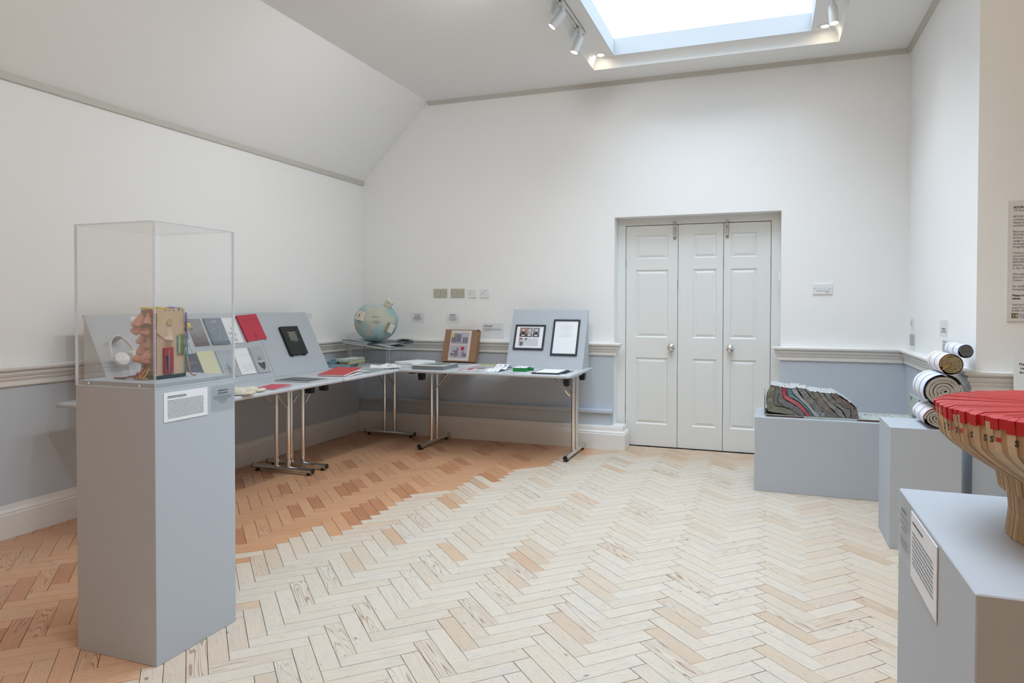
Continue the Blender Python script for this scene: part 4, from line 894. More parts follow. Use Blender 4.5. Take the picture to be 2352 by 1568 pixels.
# ------------------------------------------------------------------ things on the back table
t = thing('paper_stack', 'stack of white unbound pages at the left end of the back table', 'paper stack', (0.94, -0.60, ZTB + 0.0005), -0.25)
for k, (dx, dy, w, l, h, r_) in enumerate(((0, 0, 0.22, 0.30, 0.020, 0.12), (-0.02, 0.01, 0.22, 0.30, 0.022, -0.05))):
    obj('page_block', MB().box(-w / 2, w / 2, -l / 2, l / 2, 0.0213 * k, 0.0213 * k + h - 0.001, T(dx, dy, 0) @ Rz(r_)), PAPER, t, bevel=0.0015)
t = booklet('photo_book', 'thick grey-edged photograph book lying at the front of the back table', lie(1.075, -0.93, 0.02), 0.29, 0.33, 0.034, mat('photo_book_cover', (0.55, 0.58, 0.58), 0.4, var=0.1, scale=10), cat='book', pages=mat('grey_pages', (0.19, 0.21, 0.22), 0.6))
art(t, mat('photo_book_image', (0.15, 0.17, 0.165), 0.4, var=0.7, scale=12), [[(0.03, 0.12), (0.20, 0.09), (0.265, 0.20), (0.24, 0.30), (0.10, 0.30)]], 0.0345); art(t, mat('photo_book_tan', (0.42, 0.33, 0.24), 0.5), [[(0.20, 0.17), (0.262, 0.18), (0.255, 0.24), (0.21, 0.22)]], 0.0348)
GR_ = 'sheets lying on the back table'
t = booklet('printed_sheet', 'grey photographic print lying behind the thick photograph book', lie(1.05, -0.40, 0.05), 0.30, 0.2, 0.003, mat('grey_print', (0.33, 0.36, 0.36), 0.4, var=0.35, scale=9), GR_)
t = booklet('printed_sheet', 'white sheet in front of the leaning brown box', lie(1.16, -0.53, -0.02, z=0.0012), 0.29, 0.26, 0.002, mat('white_sheet_print', (0.66, 0.64, 0.64), 0.6, var=0.1, scale=25), GR_)
t = booklet('printed_sheet', 'white leaflet with pink and red shapes on the back table', lie(1.44, -0.935, 0.03, z=0.0012), 0.27, 0.36, 0.003, mat('leaflet_white', (0.56, 0.58, 0.60), 0.5, var=0.2, scale=20), GR_)
PKI = mat('pink_ink', (0.50, 0.13, 0.15), 0.5, var=0.4, scale=40); DKI = mat('leaf_dark', (0.14, 0.16, 0.17), 0.5, var=0.4, scale=40)
rr_ = random.Random(21)
art(t, PKI, [blob(rr_.uniform(0.04, 0.23), rr_.uniform(0.03, 0.33), rr_.uniform(0.02, 0.04), rr_.uniform(0.012, 0.03), 9, rr_, 0.3) for _ in range(14)], 0.0034); art(t, DKI, [blob(rr_.uniform(0.04, 0.23), rr_.uniform(0.03, 0.33), rr_.uniform(0.008, 0.025), rr_.uniform(0.006, 0.014), 8, rr_, 0.4) for _ in range(10)], 0.0037)
t = booklet('printed_sheet', 'white sheet with a yellow panel near the wall on the back table', lie(1.42, -0.46, 0.0), 0.29, 0.25, 0.002, mat('leaflet_grey', (0.50, 0.53, 0.53), 0.5, var=0.08, scale=20), GR_)
art(t, mat('yellow_panel', (0.55, 0.50, 0.17), 0.5, var=0.15, scale=20), [[(0.03, 0.12), (0.17, 0.12), (0.17, 0.235), (0.03, 0.235)]], 0.0024)
# folded zine
t = thing('folded_zine', 'folded black and white zine standing in zigzag on the back table', 'booklet', M=lie(1.745, -0.935, -0.02))
zp = [(0.0, 0.001), (0.10, 0.022), (0.20, 0.006), (0.29, 0.045), (0.37, 0.004)]
m = MB()
for (a, za), (b, zb) in zip(zp, zp[1:]): m.prism([(0.0, a, za), (0.0, b, zb), (0.0, b, zb + 0.0014), (0.0, a, za + 0.0014)], (0.115, 0, 0))
obj('sheet', m, PAPER, t)
m = MB(); rz_ = random.Random(5)
for (a, za), (b, zb) in zip(zp, zp[1:]):
    for k in range(13):
        x, f = rz_.uniform(0.005, 0.10), rz_.uniform(0.05, 0.85); l = rz_.uniform(0.01, 0.03); g = min(1, f + rz_.uniform(-0.2, 0.2)); g = max(0, g); wd = rz_.uniform(0.002, 0.006); x1 = min(0.113, x + l)
        m.poly([(x, a + (b - a) * f, za + (zb - za) * f + 0.0018), (x1, a + (b - a) * g, za + (zb - za) * g + 0.0018), (x1, a + (b - a) * g + wd, za + (zb - za) * (g + wd / (b - a)) + 0.0018), (x, a + (b - a) * f + wd, za + (zb - za) * (f + wd / (b - a)) + 0.0018)])
obj('print', m, INK, t)
# green box
GRN = mat('green_card', (0.012, 0.20, 0.045), 0.45)
t = thing('green_box', 'small bright green box filled with white foam on the back table', 'box', (1.945, -0.79, ZTB + 0.0005), 0.1)
m = MB(); m.box(0, 0.115, 0, 0.16, 0, 0.003).box(0, 0.003, 0, 0.16, 0.003, 0.03).box(0.112, 0.115, 0, 0.16, 0.003, 0.03).box(0.003, 0.112, 0, 0.003, 0.003, 0.03).box(0.003, 0.112, 0.157, 0.16, 0.003, 0.03)
obj('tray', m, GRN, t); obj('tab', B(0.116, 0.15, 0.10, 0.14, 0, 0.024), GRN, t, bevel=0.002)
obj('foam', MB().grid(lambda u, v: (0.004 + 0.107 * u, 0.004 + 0.152 * v, 0.031 + 0.004 * noise.noise(Vector((u * 9, v * 11, 1)))), 14, 16), PAPER, t, smooth=True)
obj('peg', MB().tube([(0.05, 0.09, 0.03), (0.05, 0.09, 0.043)], 0.004, 8), WHITEP, t, smooth=True); obj('peg', MB().tube([(0.145, 0.12, 0.024), (0.145, 0.12, 0.045)], 0.003, 8), WHITEP, t, smooth=True)
# frame lying flat
t = pic_frame('black frame lying flat under a white sheet on the back table', lie(2.15, -0.92, 0.03), 0.235, 0.33, 0.014, 0.010, GF)
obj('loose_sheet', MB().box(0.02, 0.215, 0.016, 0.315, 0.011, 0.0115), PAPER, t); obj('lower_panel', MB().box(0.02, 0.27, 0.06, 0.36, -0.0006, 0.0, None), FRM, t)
wall_card('clear caption strip at the front edge of the back table', lie(1.90, -0.925, 0.0, z=0.001), 0.13, 0.035, [0.024, 0.016, 0.009], 0, mat('pale_strip', (0.44, 0.48, 0.55), 0.4), group=None, center=True, hs=0.0022)
# brown box with two prints, leaning on the rail
BX = frame((1.0, -0.205, ZTB + 0.0155), (1, 0, 0), (0, 0.105, 0.316))
KRAFT = mat('kraft_card', (0.30, 0.165, 0.095), 0.8, var=0.08, scale=5)
t = thing('cardboard_box', 'brown cardboard box with two city prints leaning against the wall', 'box', M=BX)
obj('box_body', B(0, 0.35, 0, 0.318, -0.045, 0), KRAFT, t, bevel=0.002)
obj('lid_edge', B(0.352, 0.3535, 0.012, 0.318, -0.045, -0.004), KRAFT, t); obj('corner_notch', B(0.335, 0.352, 0.300, 0.3185, -0.03, 0.0006), mat('kraft_dark', (0.05, 0.035, 0.025), 0.8), t)
sh = obj('print_sheet', B(0.066, 0.279, 0.010, 0.308, 0.0005, 0.0015), mat('print_cream', (0.66, 0.61, 0.57), 0.7), t)
PRG = mat('print_ground', (0.46, 0.43, 0.47), 0.7, var=0.25, scale=55); PRD = mat('print_purple', (0.085, 0.075, 0.11), 0.7, var=0.5, scale=80); PRM = mat('print_mid', (0.24, 0.22, 0.27), 0.7, var=0.4, scale=90)
zq = 0.002
obj('print_area', B(0.076, 0.257, 0.170, 0.288, 0.0015, zq), PRG, sh); obj('print_area', B(0.076, 0.257, 0.036, 0.160, 0.0015, zq), PRG, sh)
rq = random.Random(8); dk = []; md = []
for x0, x1, y0, y1 in ((0.076, 0.105, 0.188, 0.245), (0.106, 0.130, 0.186, 0.274), (0.131, 0.178, 0.190, 0.272), (0.196, 0.216, 0.185, 0.244), (0.218, 0.248, 0.182, 0.240), (0.145, 0.163, 0.055, 0.138), (0.126, 0.144, 0.055, 0.115), (0.085, 0.125, 0.058, 0.082), (0.205, 0.222, 0.055, 0.100), (0.222, 0.250, 0.052, 0.085)):
    md.append([(x0, y0), (x1, y0), (x1, y1), (x0, y1)]); ny = int((y1 - y0) / 0.009); nx = max(1, int((x1 - x0) / 0.009))
    for i in range(nx):
        for j in range(ny):
            if rq.random() < 0.8: a, b = x0 + 0.002 + i * 0.009, y0 + 0.002 + j * 0.009; dk.append([(a, b), (a + 0.006, b), (a + 0.006, b + 0.004), (a, b + 0.004)])
for k in range(26):
    x, y = rq.uniform(0.078, 0.24), rq.choice((rq.uniform(0.172, 0.188), rq.uniform(0.038, 0.056))); dk.append(strip((x, y), (x + rq.uniform(0.006, 0.02), y + rq.uniform(-0.002, 0.002)), 0.0015))
dk += [strip((0.11, 0.09), (0.112, 0.145), 0.0014), strip((0.185, 0.05), (0.186, 0.15), 0.0014), strip((0.098, 0.103), (0.128, 0.102), 0.003), [(0.180, 0.152), (0.19, 0.152), (0.187, 0.157), (0.181, 0.157)]]
art(sh, PRM, md, zq + 0.0004, 'print_buildings')['kind'] = 'stuff'; art(sh, PRD, dk, zq + 0.0008, 'print_lines')
art(sh, mat('print_yellow', (0.62, 0.56, 0.06), 0.6), [[(0.079, 0.238), (0.101, 0.238), (0.103, 0.278), (0.081, 0.278)]], zq + 0.0012, 'yellow_patch'); art(sh, mat('print_red', (0.48, 0.02, 0.05), 0.6), [[(0.190, 0.112), (0.222, 0.112), (0.222, 0.146), (0.190, 0.146)]], zq + 0.0012, 'red_patch')
art(sh, mat('print_blue', (0.05, 0.09, 0.35), 0.6), [[(0.10, 0.099), (0.114, 0.099), (0.114, 0.104), (0.10, 0.104)], [(0.12, 0.098), (0.128, 0.098), (0.128, 0.103), (0.12, 0.103)]], zq + 0.0013, 'blue_patch')
# ------------------------------------------------------------------ plinths
def plinth(label, x0, x1, y0, y1, h, top=True):
    t = thing('plinth', label, 'plinth', ((x0 + x1) / 2, (y0 + y1) / 2, 0), group='grey painted plinths')
    a, b = (x1 - x0) / 2, (y1 - y0) / 2
    obj('body', B(-a, a, -b, b, 0.0, h), PLINTH, t, bevel=0.0015, seg=1); return t
PX0, PX1, PY0, PY1 = 1.526, 1.912, -4.352, -3.962
tp = plinth('tall grey plinth with a clear case on top, left of centre', PX0, PX1, PY0, PY1, 0.984)
obj('raised_top', B(-0.186, 0.186, -0.188, 0.188, 0.9842, 1.004), PLINTH, tp, bevel=0.001, seg=1)
# clear case
t = thing('display_case', 'clear acrylic case standing on the tall grey plinth', 'display case', ((PX0 + PX1) / 2, (PY0 + PY1) / 2, 0.9845))
a, b, H, th = 0.193, 0.195, 0.590, 0.005
obj('side_sheet', B(-a, a, -b, -b + th, 0, H), ACRYL, t); obj('side_sheet', B(-a, a, b - th, b, 0, H), ACRYL, t)
obj('side_sheet', B(-a, -a + th, -b + th, b - th, 0, H), ACRYL, t); obj('side_sheet', B(a - th, a, -b + th, b - th, 0, H), ACRYL, t)
obj('top_sheet', B(-a, a, -b, b, H, H + th), ACRYL, t)
EDG = clear('painted_edge_glow', (1, 1, 1), 0.06, 0.15, 0.95); EDT = clear('painted_edge_glow_faint', (1, 1, 1), 0.03, 0.15, 0.12)  # edge glow painted as white haze, stronger on the brighter edges
e = 0.0065; EDM = clear('painted_edge_glow_soft', (1, 1, 1), 0.05, 0.15, 0.22)
for sx in (-1, 1):
    for sy in (-1, 1):
        x, y = sx * (a - e / 2 + 0.0004), sy * (b - e / 2 + 0.0004)
        if (sx, sy) == (-1, 1): continue
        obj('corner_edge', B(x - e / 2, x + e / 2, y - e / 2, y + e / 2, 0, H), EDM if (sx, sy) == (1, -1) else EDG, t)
for sy in (-1, 1):
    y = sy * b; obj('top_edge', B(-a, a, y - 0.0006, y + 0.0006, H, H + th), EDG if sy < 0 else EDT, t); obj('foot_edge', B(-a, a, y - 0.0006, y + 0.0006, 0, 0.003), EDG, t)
for sx in (-1, 1):
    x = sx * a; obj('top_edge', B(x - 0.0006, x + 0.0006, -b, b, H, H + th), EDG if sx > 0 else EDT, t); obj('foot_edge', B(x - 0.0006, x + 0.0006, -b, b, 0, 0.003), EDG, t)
for x in (-0.125, 0.122): obj('fixing_screw', MB().lathe([(0.0045, 0), (0.0045, 0.002), (0.002, 0.0035), (0, 0.0036)], 12, T(x, -b, 0.0105) @ Matrix.Rotation(PI / 2, 4, 'X')), WHITEP, t, smooth=True)
# two captions on the lit side of the plinth
FP = lambda y, z: frame((PX1 + 0.0006, y, z), (0, 1, 0), (0, 0, 1))
t = wall_card('white text card on the side of the tall plinth', FP(-4.315, 0.862), 0.205, 0.106, [0.09, 0.085] + [0.075 - 0.0048 * k for k in range(14)], 2, PAPER, 0.0022, center=False, cover=(0.99, 0.97, 0.98), group=None, name='caption_card')
t = wall_card('clear caption label on the tall plinth, right of the white text card', FP(-4.092, 0.868), 0.128, 0.10, [0.078, 0.067, 0.056, 0.048, 0.040, 0.032], 2, clear('plinth_film', (0.97, 0.975, 0.98), 0.01, 0.3, 0.01), 0.0026, group=None, name='caption_label', cover=(0.95, 0.9, 0.5, 0.3))
plinth('low wide grey plinth in front of the right-hand door leaf', 3.853, 4.78, -1.115, -0.64, 0.513)
plinth('grey plinth with rolled newspapers beside the wall corner', 4.545, 4.872, -2.08, -1.70, 0.643)
plinth('grey plinth nearest the camera at the right edge', 4.124, 4.545, -5.405, -4.982, 1.0)
FN = lambda y, z: frame((4.1234, y, z), (0, -1, 0), (0, 0, 1))
wall_card('clear caption label on the nearest plinth', FN(-4.99, 0.905), 0.09, 0.09, [0.072, 0.062, 0.052, 0.044, 0.028, 0.020], 1, clear('plinth_film2', (0.97, 0.975, 0.98), 0.01, 0.3, 0.01), 0.002, group=None, name='caption_label', cover=(0.9, 0.8, 0.5))
wall_card('white text card on the side of the nearest plinth', FN(-5.088, 0.902), 0.158, 0.092, [0.078] + [0.064 - 0.006 * k for k in range(8)], 1, PAPER, 0.0022, center=False, cover=0.97, group=None, name='caption_card')

# ------------------------------------------------------------------ book of noses inside the case
SKIN = [mat('skin_%d' % k, c, 0.5, var=0.14, scale=30) for k, c in enumerate(((0.60, 0.27, 0.20), (0.64, 0.33, 0.24), (0.56, 0.24, 0.18)))]
LATEX = mat('latex_tan', (0.60, 0.42, 0.27), 0.45, var=0.10, scale=14)
zf0 = 1.0046; bx0, bx1, by0, by1, bh = 1.735, 1.803, -4.250, -4.108, 0.262
t = thing('nose_book_sculpture', 'flesh-coloured book sculpture with noses and coloured laces inside the clear case', 'sculpture', (bx0, by0, zf0))
D_, Wd = bx1 - bx0, by1 - by0
m = MB()
m.box(0, D_ - 0.004, 0.004, Wd, 0.014, bh); obj('block', m, LATEX, t, bevel=0.006)
def face(u, v):      # soft cover with a moulded nose
    y = Wd * u; z = 0.012 + (bh - 0.012) * v; h = 0.0
    c = (y - 0.064) / 0.012; zz = (z - 0.17) / 0.03
    ridge = math.exp(-c * c * 1.6) * max(0, min(1, (0.20 - z) / 0.03)) * max(0, min(1, (z - 0.133) / 0.012))
    h += 0.007 * ridge * (0.6 + 0.9 * max(0, (0.19 - z) / 0.06))
    for yy in (0.052, 0.076): h += 0.006 * math.exp(-((y - yy) / 0.009) ** 2 - ((z - 0.144) / 0.008) ** 2)
    h += 0.010 * math.exp(-((y - 0.064) / 0.011) ** 2 - ((z - 0.147) / 0.010) ** 2)
    h += 0.004 * math.exp(-((y - 0.066) / 0.014) ** 2 - ((z - 0.212) / 0.014) ** 2)
    return (D_ - 0.002 + h, y, z)
obj('front_cover', MB().grid(face, 34, 60), LATEX, t, smooth=True)
obj('belly_disc', MB().lathe([(0.0, 0.0), (0.0135, 0.0), (0.0145, -0.001)], 20, T(D_ + 0.0025, 0.067, 0.214) @ Matrix.Rotation(PI / 2, 4, 'Y')), mat('latex_orange', (0.55, 0.33, 0.15), 0.5), t)
obj('base_strip', B(0.0, D_ + 0.001, 0.002, Wd + 0.002, 0, 0.014), mat('dark_green_cloth', (0.015, 0.04, 0.04), 0.6), t, bevel=0.002)
pk = obj('red_pocket', B(D_ - 0.001, D_ + 0.006, 0.036, 0.082, 0.018, 0.118), mat('red_latex', (0.36, 0.025, 0.035), 0.3, var=0.2, scale=40), t, bevel=0.005, seg=3, smooth=True)
obj('zip', B(D_ + 0.006, D_ + 0.008, 0.0555, 0.0585, 0.028, 0.107), mat('zip_grey', (0.35, 0.35, 0.36), 0.4), pk); obj('slit', MB().prism([(D_ + 0.006, 0.044, 0.086), (D_ + 0.006, 0.054, 0.088), (D_ + 0.006, 0.062, 0.03), (D_ + 0.006, 0.052, 0.03)], (0.0015, 0, 0)), mat('navy', (0.02, 0.025, 0.06), 0.5), pk)
obj('green_pocket', B(D_ - 0.002, D_ + 0.004, 0.112, 0.136, 0.088, 0.165), mat('olive_green', (0.16, 0.17, 0.02), 0.35, var=0.3, scale=40), t, bevel=0.003, seg=2); obj('glass_tab', B(D_ - 0.001, D_ + 0.005, 0.104, 0.116, 0.09, 0.162), mat('seaglass', (0.25, 0.42, 0.36), 0.3), t, bevel=0.003)
# noses along the near edge
NOSTRIL = mat('nostril_dark', (0.10, 0.035, 0.025), 0.7)
def nose(p, s, d, k):
    """a cast nose: bridge, tip, two wings and nostrils; p base point, s size, d turn"""
    m = MB()
    def ball(c, r):
        o = len(m.v); m.lathe([(math.sin(PI * q / 9), -math.cos(PI * q / 9)) for q in range(10)], 14)
        for i in range(o, len(m.v)): v = m.v[i]; m.v[i] = (c[0] + v[0] * r[0], c[1] + v[1] * r[1], c[2] + v[2] * r[2])
    m.tube([(0, 0.25, 0.45), (0, 0.05, 0.15), (0, -0.22, -0.30), (0, -0.52, -0.78), (0, -0.72, -1.08)], [0.20, 0.34, 0.36, 0.40, 0.44], 16)
    m.tube([(0, 0.30, -0.1), (0, 0.05, -0.6), (0, -0.12, -1.1)], [0.46, 0.66, 0.70], 16)
    ball((0, -0.70, -1.12), (0.46, 0.46, 0.42)); ball((-0.44, -0.30, -1.20), (0.34, 0.44, 0.33)); ball((0.44, -0.30, -1.20), (0.34, 0.44, 0.33)); ball((0, -0.35, -1.38), (0.16, 0.36, 0.16))
    m.mat(1); ball((-0.27, -0.42, -1.46), (0.15, 0.24, 0.09)); ball((0.27, -0.42, -1.46), (0.15, 0.24, 0.09))
    M = Matrix.Translation(p) @ Matrix.Rotation(d[0], 4, 'Z') @ Matrix.Rotation(d[1], 4, 'Y') @ Matrix.Rotation(d[2], 4, 'X') @ Matrix.Scale(s, 4)
    m.v = [tuple(M @ Vector(v)) for v in m.v]
    return obj('nose', m, [SKIN[k % 3], NOSTRIL], t, smooth=True)
for k, (x, z, s, d) in enumerate(((0.004, 0.238, 0.030, (-0.95, 0.0, -0.1)), (0.040, 0.240, 0.024, (-0.2, 0.0, 0.1)), (0.004, 0.205, 0.028, (-1.0, 0.1, -0.35)), (0.036, 0.196, 0.022, (-0.3, 0.1, -0.2)), (0.008, 0.166, 0.022, (-0.8, 0.05, 0)), (0.034, 0.156, 0.025, (-0.4, 0.15, 0.1)), (0.010, 0.132, 0.027, (-0.9, 0.1, 0.1)), (0.002, 0.100, 0.026, (-0.95, 0.0, -0.2)), (0.034, 0.104, 0.030, (-0.35, 0.15, 0)))):
    nose(Vector((x, 0.002, z)), s, d, k)
# pages seen from the side
pg = MB(); rp = random.Random(4)
for k in range(13): x = 0.003 + k * 0.0046; pg.box(x, x + rp.uniform(0.0016, 0.003), -0.003, 0.006, 0.016, bh - 0.002)
obj('page_edges', pg, mat('page_mixed', (0.36, 0.26, 0.17), 0.6, var=0.5, scale=26, stretch=(1, 1, 0.4)), t)
obj('dark_squiggle', MB().tube([(0.024, -0.020, 0.192), (0.032, -0.022, 0.203), (0.036, -0.022, 0.197), (0.044, -0.020, 0.210), (0.048, -0.018, 0.199), (0.054, -0.014, 0.209)], 0.0028, 8), mat('dark_olive', (0.05, 0.045, 0.02), 0.6), t, smooth=True)
obj('dark_squiggle', MB().tube([(0.030, -0.018, 0.146), (0.036, -0.018, 0.143), (0.041, -0.016, 0.150)], 0.003, 8), mat('dark_olive', (0.05, 0.045, 0.02), 0.6), t, smooth=True)
# stitching down the two edges
c1, c2 = mat('lace_red', (0.42, 0.05, 0.09), 0.6), mat('lace_blue', (0.22, 0.27, 0.42), 0.6)
for mt, ph in ((c1, 0.0), (c2, 0.5)):
    m = MB()
    for k in range(26):
        z = 0.018 + (k + ph) * 0.0088; m.tube([(D_ - 0.006, -0.005, z), (D_ + 0.001, -0.003, z + 0.0035), (D_ + 0.0055, 0.003, z + 0.006)], 0.0019, 6)
    obj('edge_stitching', m, mt, t, smooth=True)
LC = {k: mat('lace_' + k, c, 0.6) for k, c in dict(yellow=(0.62, 0.50, 0.05), green=(0.06, 0.36, 0.20), violet=(0.23, 0.20, 0.50), orange=(0.60, 0.22, 0.05), crimson=(0.36, 0.03, 0.06), salmon=(0.62, 0.27, 0.20), pink=(0.58, 0.30, 0.38), teal=(0.12, 0.40, 0.40)).items()}
def far_stitch(z0, z1, mt):
    m = MB(); k = z0
    while k < z1: m.tube([(D_ - 0.004, Wd + 0.003, k), (D_ + 0.003, Wd + 0.003, k + 0.003), (D_ + 0.005, Wd - 0.005, k + 0.007)], 0.0015, 5); k += 0.0075
    obj('edge_stitching', m, mt, t, smooth=True)
far_stitch(0.016, 0.10, LC['green']); far_stitch(0.11, 0.2, mat('stitch_grey', (0.16, 0.15, 0.16), 0.6)); far_stitch(0.205, 0.25, LC['violet'])
def lace(pts, col, r=0.0024):
    P = [Vector(p) for p in pts]; out = []
    for i in range(len(P) - 1):
        p0, p1, p2, p3 = P[max(i - 1, 0)], P[i], P[i + 1], P[min(i + 2, len(P) - 1)]
        for k in range(6):
            s = k / 6; out.append(0.5 * ((2 * p1) + (p2 - p0) * s + (2 * p0 - 5 * p1 + 4 * p2 - p3) * s * s + (3 * p1 - p0 - 3 * p2 + p3) * s ** 3))
    out.append(P[-1]); obj('lace', MB().tube(out, r, 7), LC[col], t, smooth=True)
rl = random.Random(6)
for k, col in enumerate(('yellow', 'yellow', 'pink', 'violet', 'yellow')):
    lace([(rl.uniform(0.0, D_), 0.01 + 0.03 * k, bh + 0.003), (rl.uniform(0.01, D_), 0.02 + 0.03 * k, bh + 0.008), (rl.uniform(0.02, D_), 0.035 + 0.03 * k, bh + 0.002), (D_ + 0.002, 0.05 + 0.02 * k, bh - 0.002)], col)
lace([(0.0, 0.0, bh + 0.002), (0.015, -0.004, bh + 0.004), (0.035, -0.004, bh + 0.003), (0.06, 0.0, bh)], 'yellow', 0.004)
lace([(D_ + 0.002, 0.0, bh - 0.01), (D_ + 0.004, 0.008, bh - 0.03), (D_ + 0.004, 0.004, bh - 0.07)], 'yellow'); lace([(D_ - 0.02, -0.006, bh - 0.005), (D_ - 0.004, -0.008, bh - 0.012), (D_ - 0.01, -0.008, bh - 0.025)], 'crimson', 0.004)
for col, dy in (('crimson', 0.0), ('crimson', 0.004)):
    lace([(0.022, -0.022, 0.186 - dy), (0.045, -0.020, 0.186), (D_ - 0.004, -0.008, 0.183), (D_ + 0.004, 0.012, 0.168 - dy), (D_ + 0.006, 0.036, 0.150 - dy), (D_ + 0.009, 0.058, 0.142)], col, 0.001)
lace([(D_ + 0.002, Wd + 0.004, 0.25), (D_ + 0.003, Wd + 0.007, 0.20), (D_ + 0.001, Wd + 0.010, 0.13), (D_, Wd + 0.012, 0.085)], 'violet'); lace([(D_ + 0.003, Wd + 0.006, 0.21), (D_ + 0.004, Wd + 0.009, 0.17), (D_ + 0.002, Wd + 0.016, 0.145)], 'pink'); lace([(D_ + 0.002, Wd + 0.004, 0.16), (D_ + 0.003, Wd + 0.008, 0.11), (D_ + 0.001, Wd + 0.006, 0.07)], 'teal')
lace([(D_, Wd + 0.008, 0.08), (D_ + 0.004, Wd + 0.012, 0.045), (D_ + 0.006, Wd + 0.018, 0.015), (D_ + 0.004, Wd + 0.035, 0.004), (D_ + 0.006, Wd + 0.048, 0.004)], 'salmon', 0.0035); lace([(D_ - 0.01, Wd + 0.006, 0.07), (D_ - 0.012, Wd + 0.010, 0.03), (D_ - 0.01, Wd + 0.012, 0.004)], 'pink')
for k in range(9):
    col = ('orange', 'yellow', 'crimson')[k % 3]; x = rl.uniform(0.0, 0.05)
    lace([(x, -0.006, rl.uniform(0.02, 0.06)), (x - rl.uniform(0, 0.02), -0.016, 0.02), (x - 0.02 + rl.uniform(-0.01, 0.02), -0.022, 0.006), (x + rl.uniform(-0.01, 0.03), -0.012, 0.004)], col, 0.0028)
for k in range(4): lace([(0.0, -0.014, 0.010 + 0.006 * k), (-0.03, -0.012 + 0.003 * k, 0.012), (-0.075, -0.012 - 0.003 * k, 0.004), (-0.115, -0.008 - 0.004 * k, 0.003)], 'crimson', 0.0024)
obj('dark_flap', MB().prism([(-0.10, -0.024, 0.001), (-0.06, -0.028, 0.001), (-0.055, -0.02, 0.001), (-0.09, -0.016, 0.001)], (0, 0, 0.002)), BLACK, t)
bm_ = obj('bead', MB().lathe([(0.0, -0.02), (0.012, -0.016), (0.0185, 0.0), (0.012, 0.016), (0.0, 0.02)], 18, T(D_ - 0.015, Wd + 0.018, 0.194)), mat('bead_green', (0.10, 0.20, 0.12), 0.25), t, smooth=True)
obj('bead_band', MB().lathe([(0.0165, -0.009), (0.019, -0.003), (0.019, 0.003), (0.0165, 0.009)], 18, T(D_ - 0.015, Wd + 0.018, 0.194) @ Matrix.Rotation(PI / 2, 4, 'X')), LC['yellow'], bm_, smooth=True); obj('bead_tip', MB().lathe([(0.004, 0.0), (0.0075, 0.008), (0.004, 0.016)], 12, T(D_ - 0.012, Wd + 0.036, 0.186) @ Matrix.Rotation(-PI / 2, 4, 'X')), mat('blue_glass', (0.16, 0.30, 0.50), 0.2), bm_, smooth=True)

# ------------------------------------------------------------------ layered metal sculpture on the low plinth
PLT = 0.513
def sxz(x, y): return (3.92 + (0.153 * x - 17) * 0.0027, PLT + 0.013 + max(0.0, (82 - 0.153 * y) * 0.00303 + 0.006))
LAY = [[(195, 120), (190, 200), (140, 270), (125, 400), (135, 490), (190, 520), (600, 545)], [(265, 120), (265, 210), (240, 330), (250, 400), (300, 420), (480, 440), (570, 480), (640, 545)], [(320, 130), (330, 230), (300, 330), (330, 390), (430, 430), (560, 470), (650, 545)], [(380, 140), (377, 240), (402, 300), (470, 340), (600, 400), (690, 470), (750, 545)], [(450, 150), (455, 260), (540, 290), (640, 340), (720, 410), (790, 490), (825, 545)], [(520, 150), (550, 230), (650, 300), (740, 380), (820, 470), (870, 545)], [(600, 140), (680, 250), (780, 350), (880, 460), (990, 545)], [(740, 150), (830, 260), (920, 350), (1000, 450), (1100, 545)], [(830, 190), (930, 310), (1020, 420), (1110, 500), (1205, 545)], [(930, 190), (1010, 290), (1080, 380), (1200, 480), (1290, 545)], [(1020, 200), (1080, 290), (1180, 370), (1290, 430), (1360, 545)], [(1110, 205), (1200, 310), (1330, 390), (1420, 420), (1430, 545)], [(1200, 200), (1350, 285), (1450, 350), (1530, 420), (1545, 545)]]
def resample(p, n):
    P = [Vector(sxz(*q)) for q in p]; L = [0]
    for a_1, b_1 in zip(P, P[1:]): L.append(L[-1] + (b_1 - a_1).length)
    out = []
    for k in range(n + 1):
        s = L[-1] * k / n; i = max(j for j in range(len(L)) if L[j] <= s + 1e-9); i = min(i, len(P) - 2); out.append(P[i].lerp(P[i + 1], (s - L[i]) / max(1e-9, L[i + 1] - L[i])))
    return out
t = thing('layered_metal_sculpture', 'folded strata of crushed grey metal with a red layer on a rusty shelf', 'sculpture', (0, 0, 0))
lcol = [((0.20, 0.20, 0.15), 0.55), ((0.15, 0.16, 0.155), 0.5), ((0.17, 0.18, 0.185), 0.4), ((0.40, 0.03, 0.055), 0.35), ((0.05, 0.17, 0.17), 0.35), ((0.27, 0.275, 0.28), 0.35), ((0.22, 0.22, 0.215), 0.45), ((0.24, 0.235, 0.225), 0.5), ((0.22, 0.195, 0.165), 0.5), ((0.25, 0.245, 0.24), 0.45), ((0.23, 0.225, 0.215), 0.5), ((0.185, 0.15, 0.13), 0.55)]
sy0, sy1, NS, ND = -1.045, -0.735, 14, 8
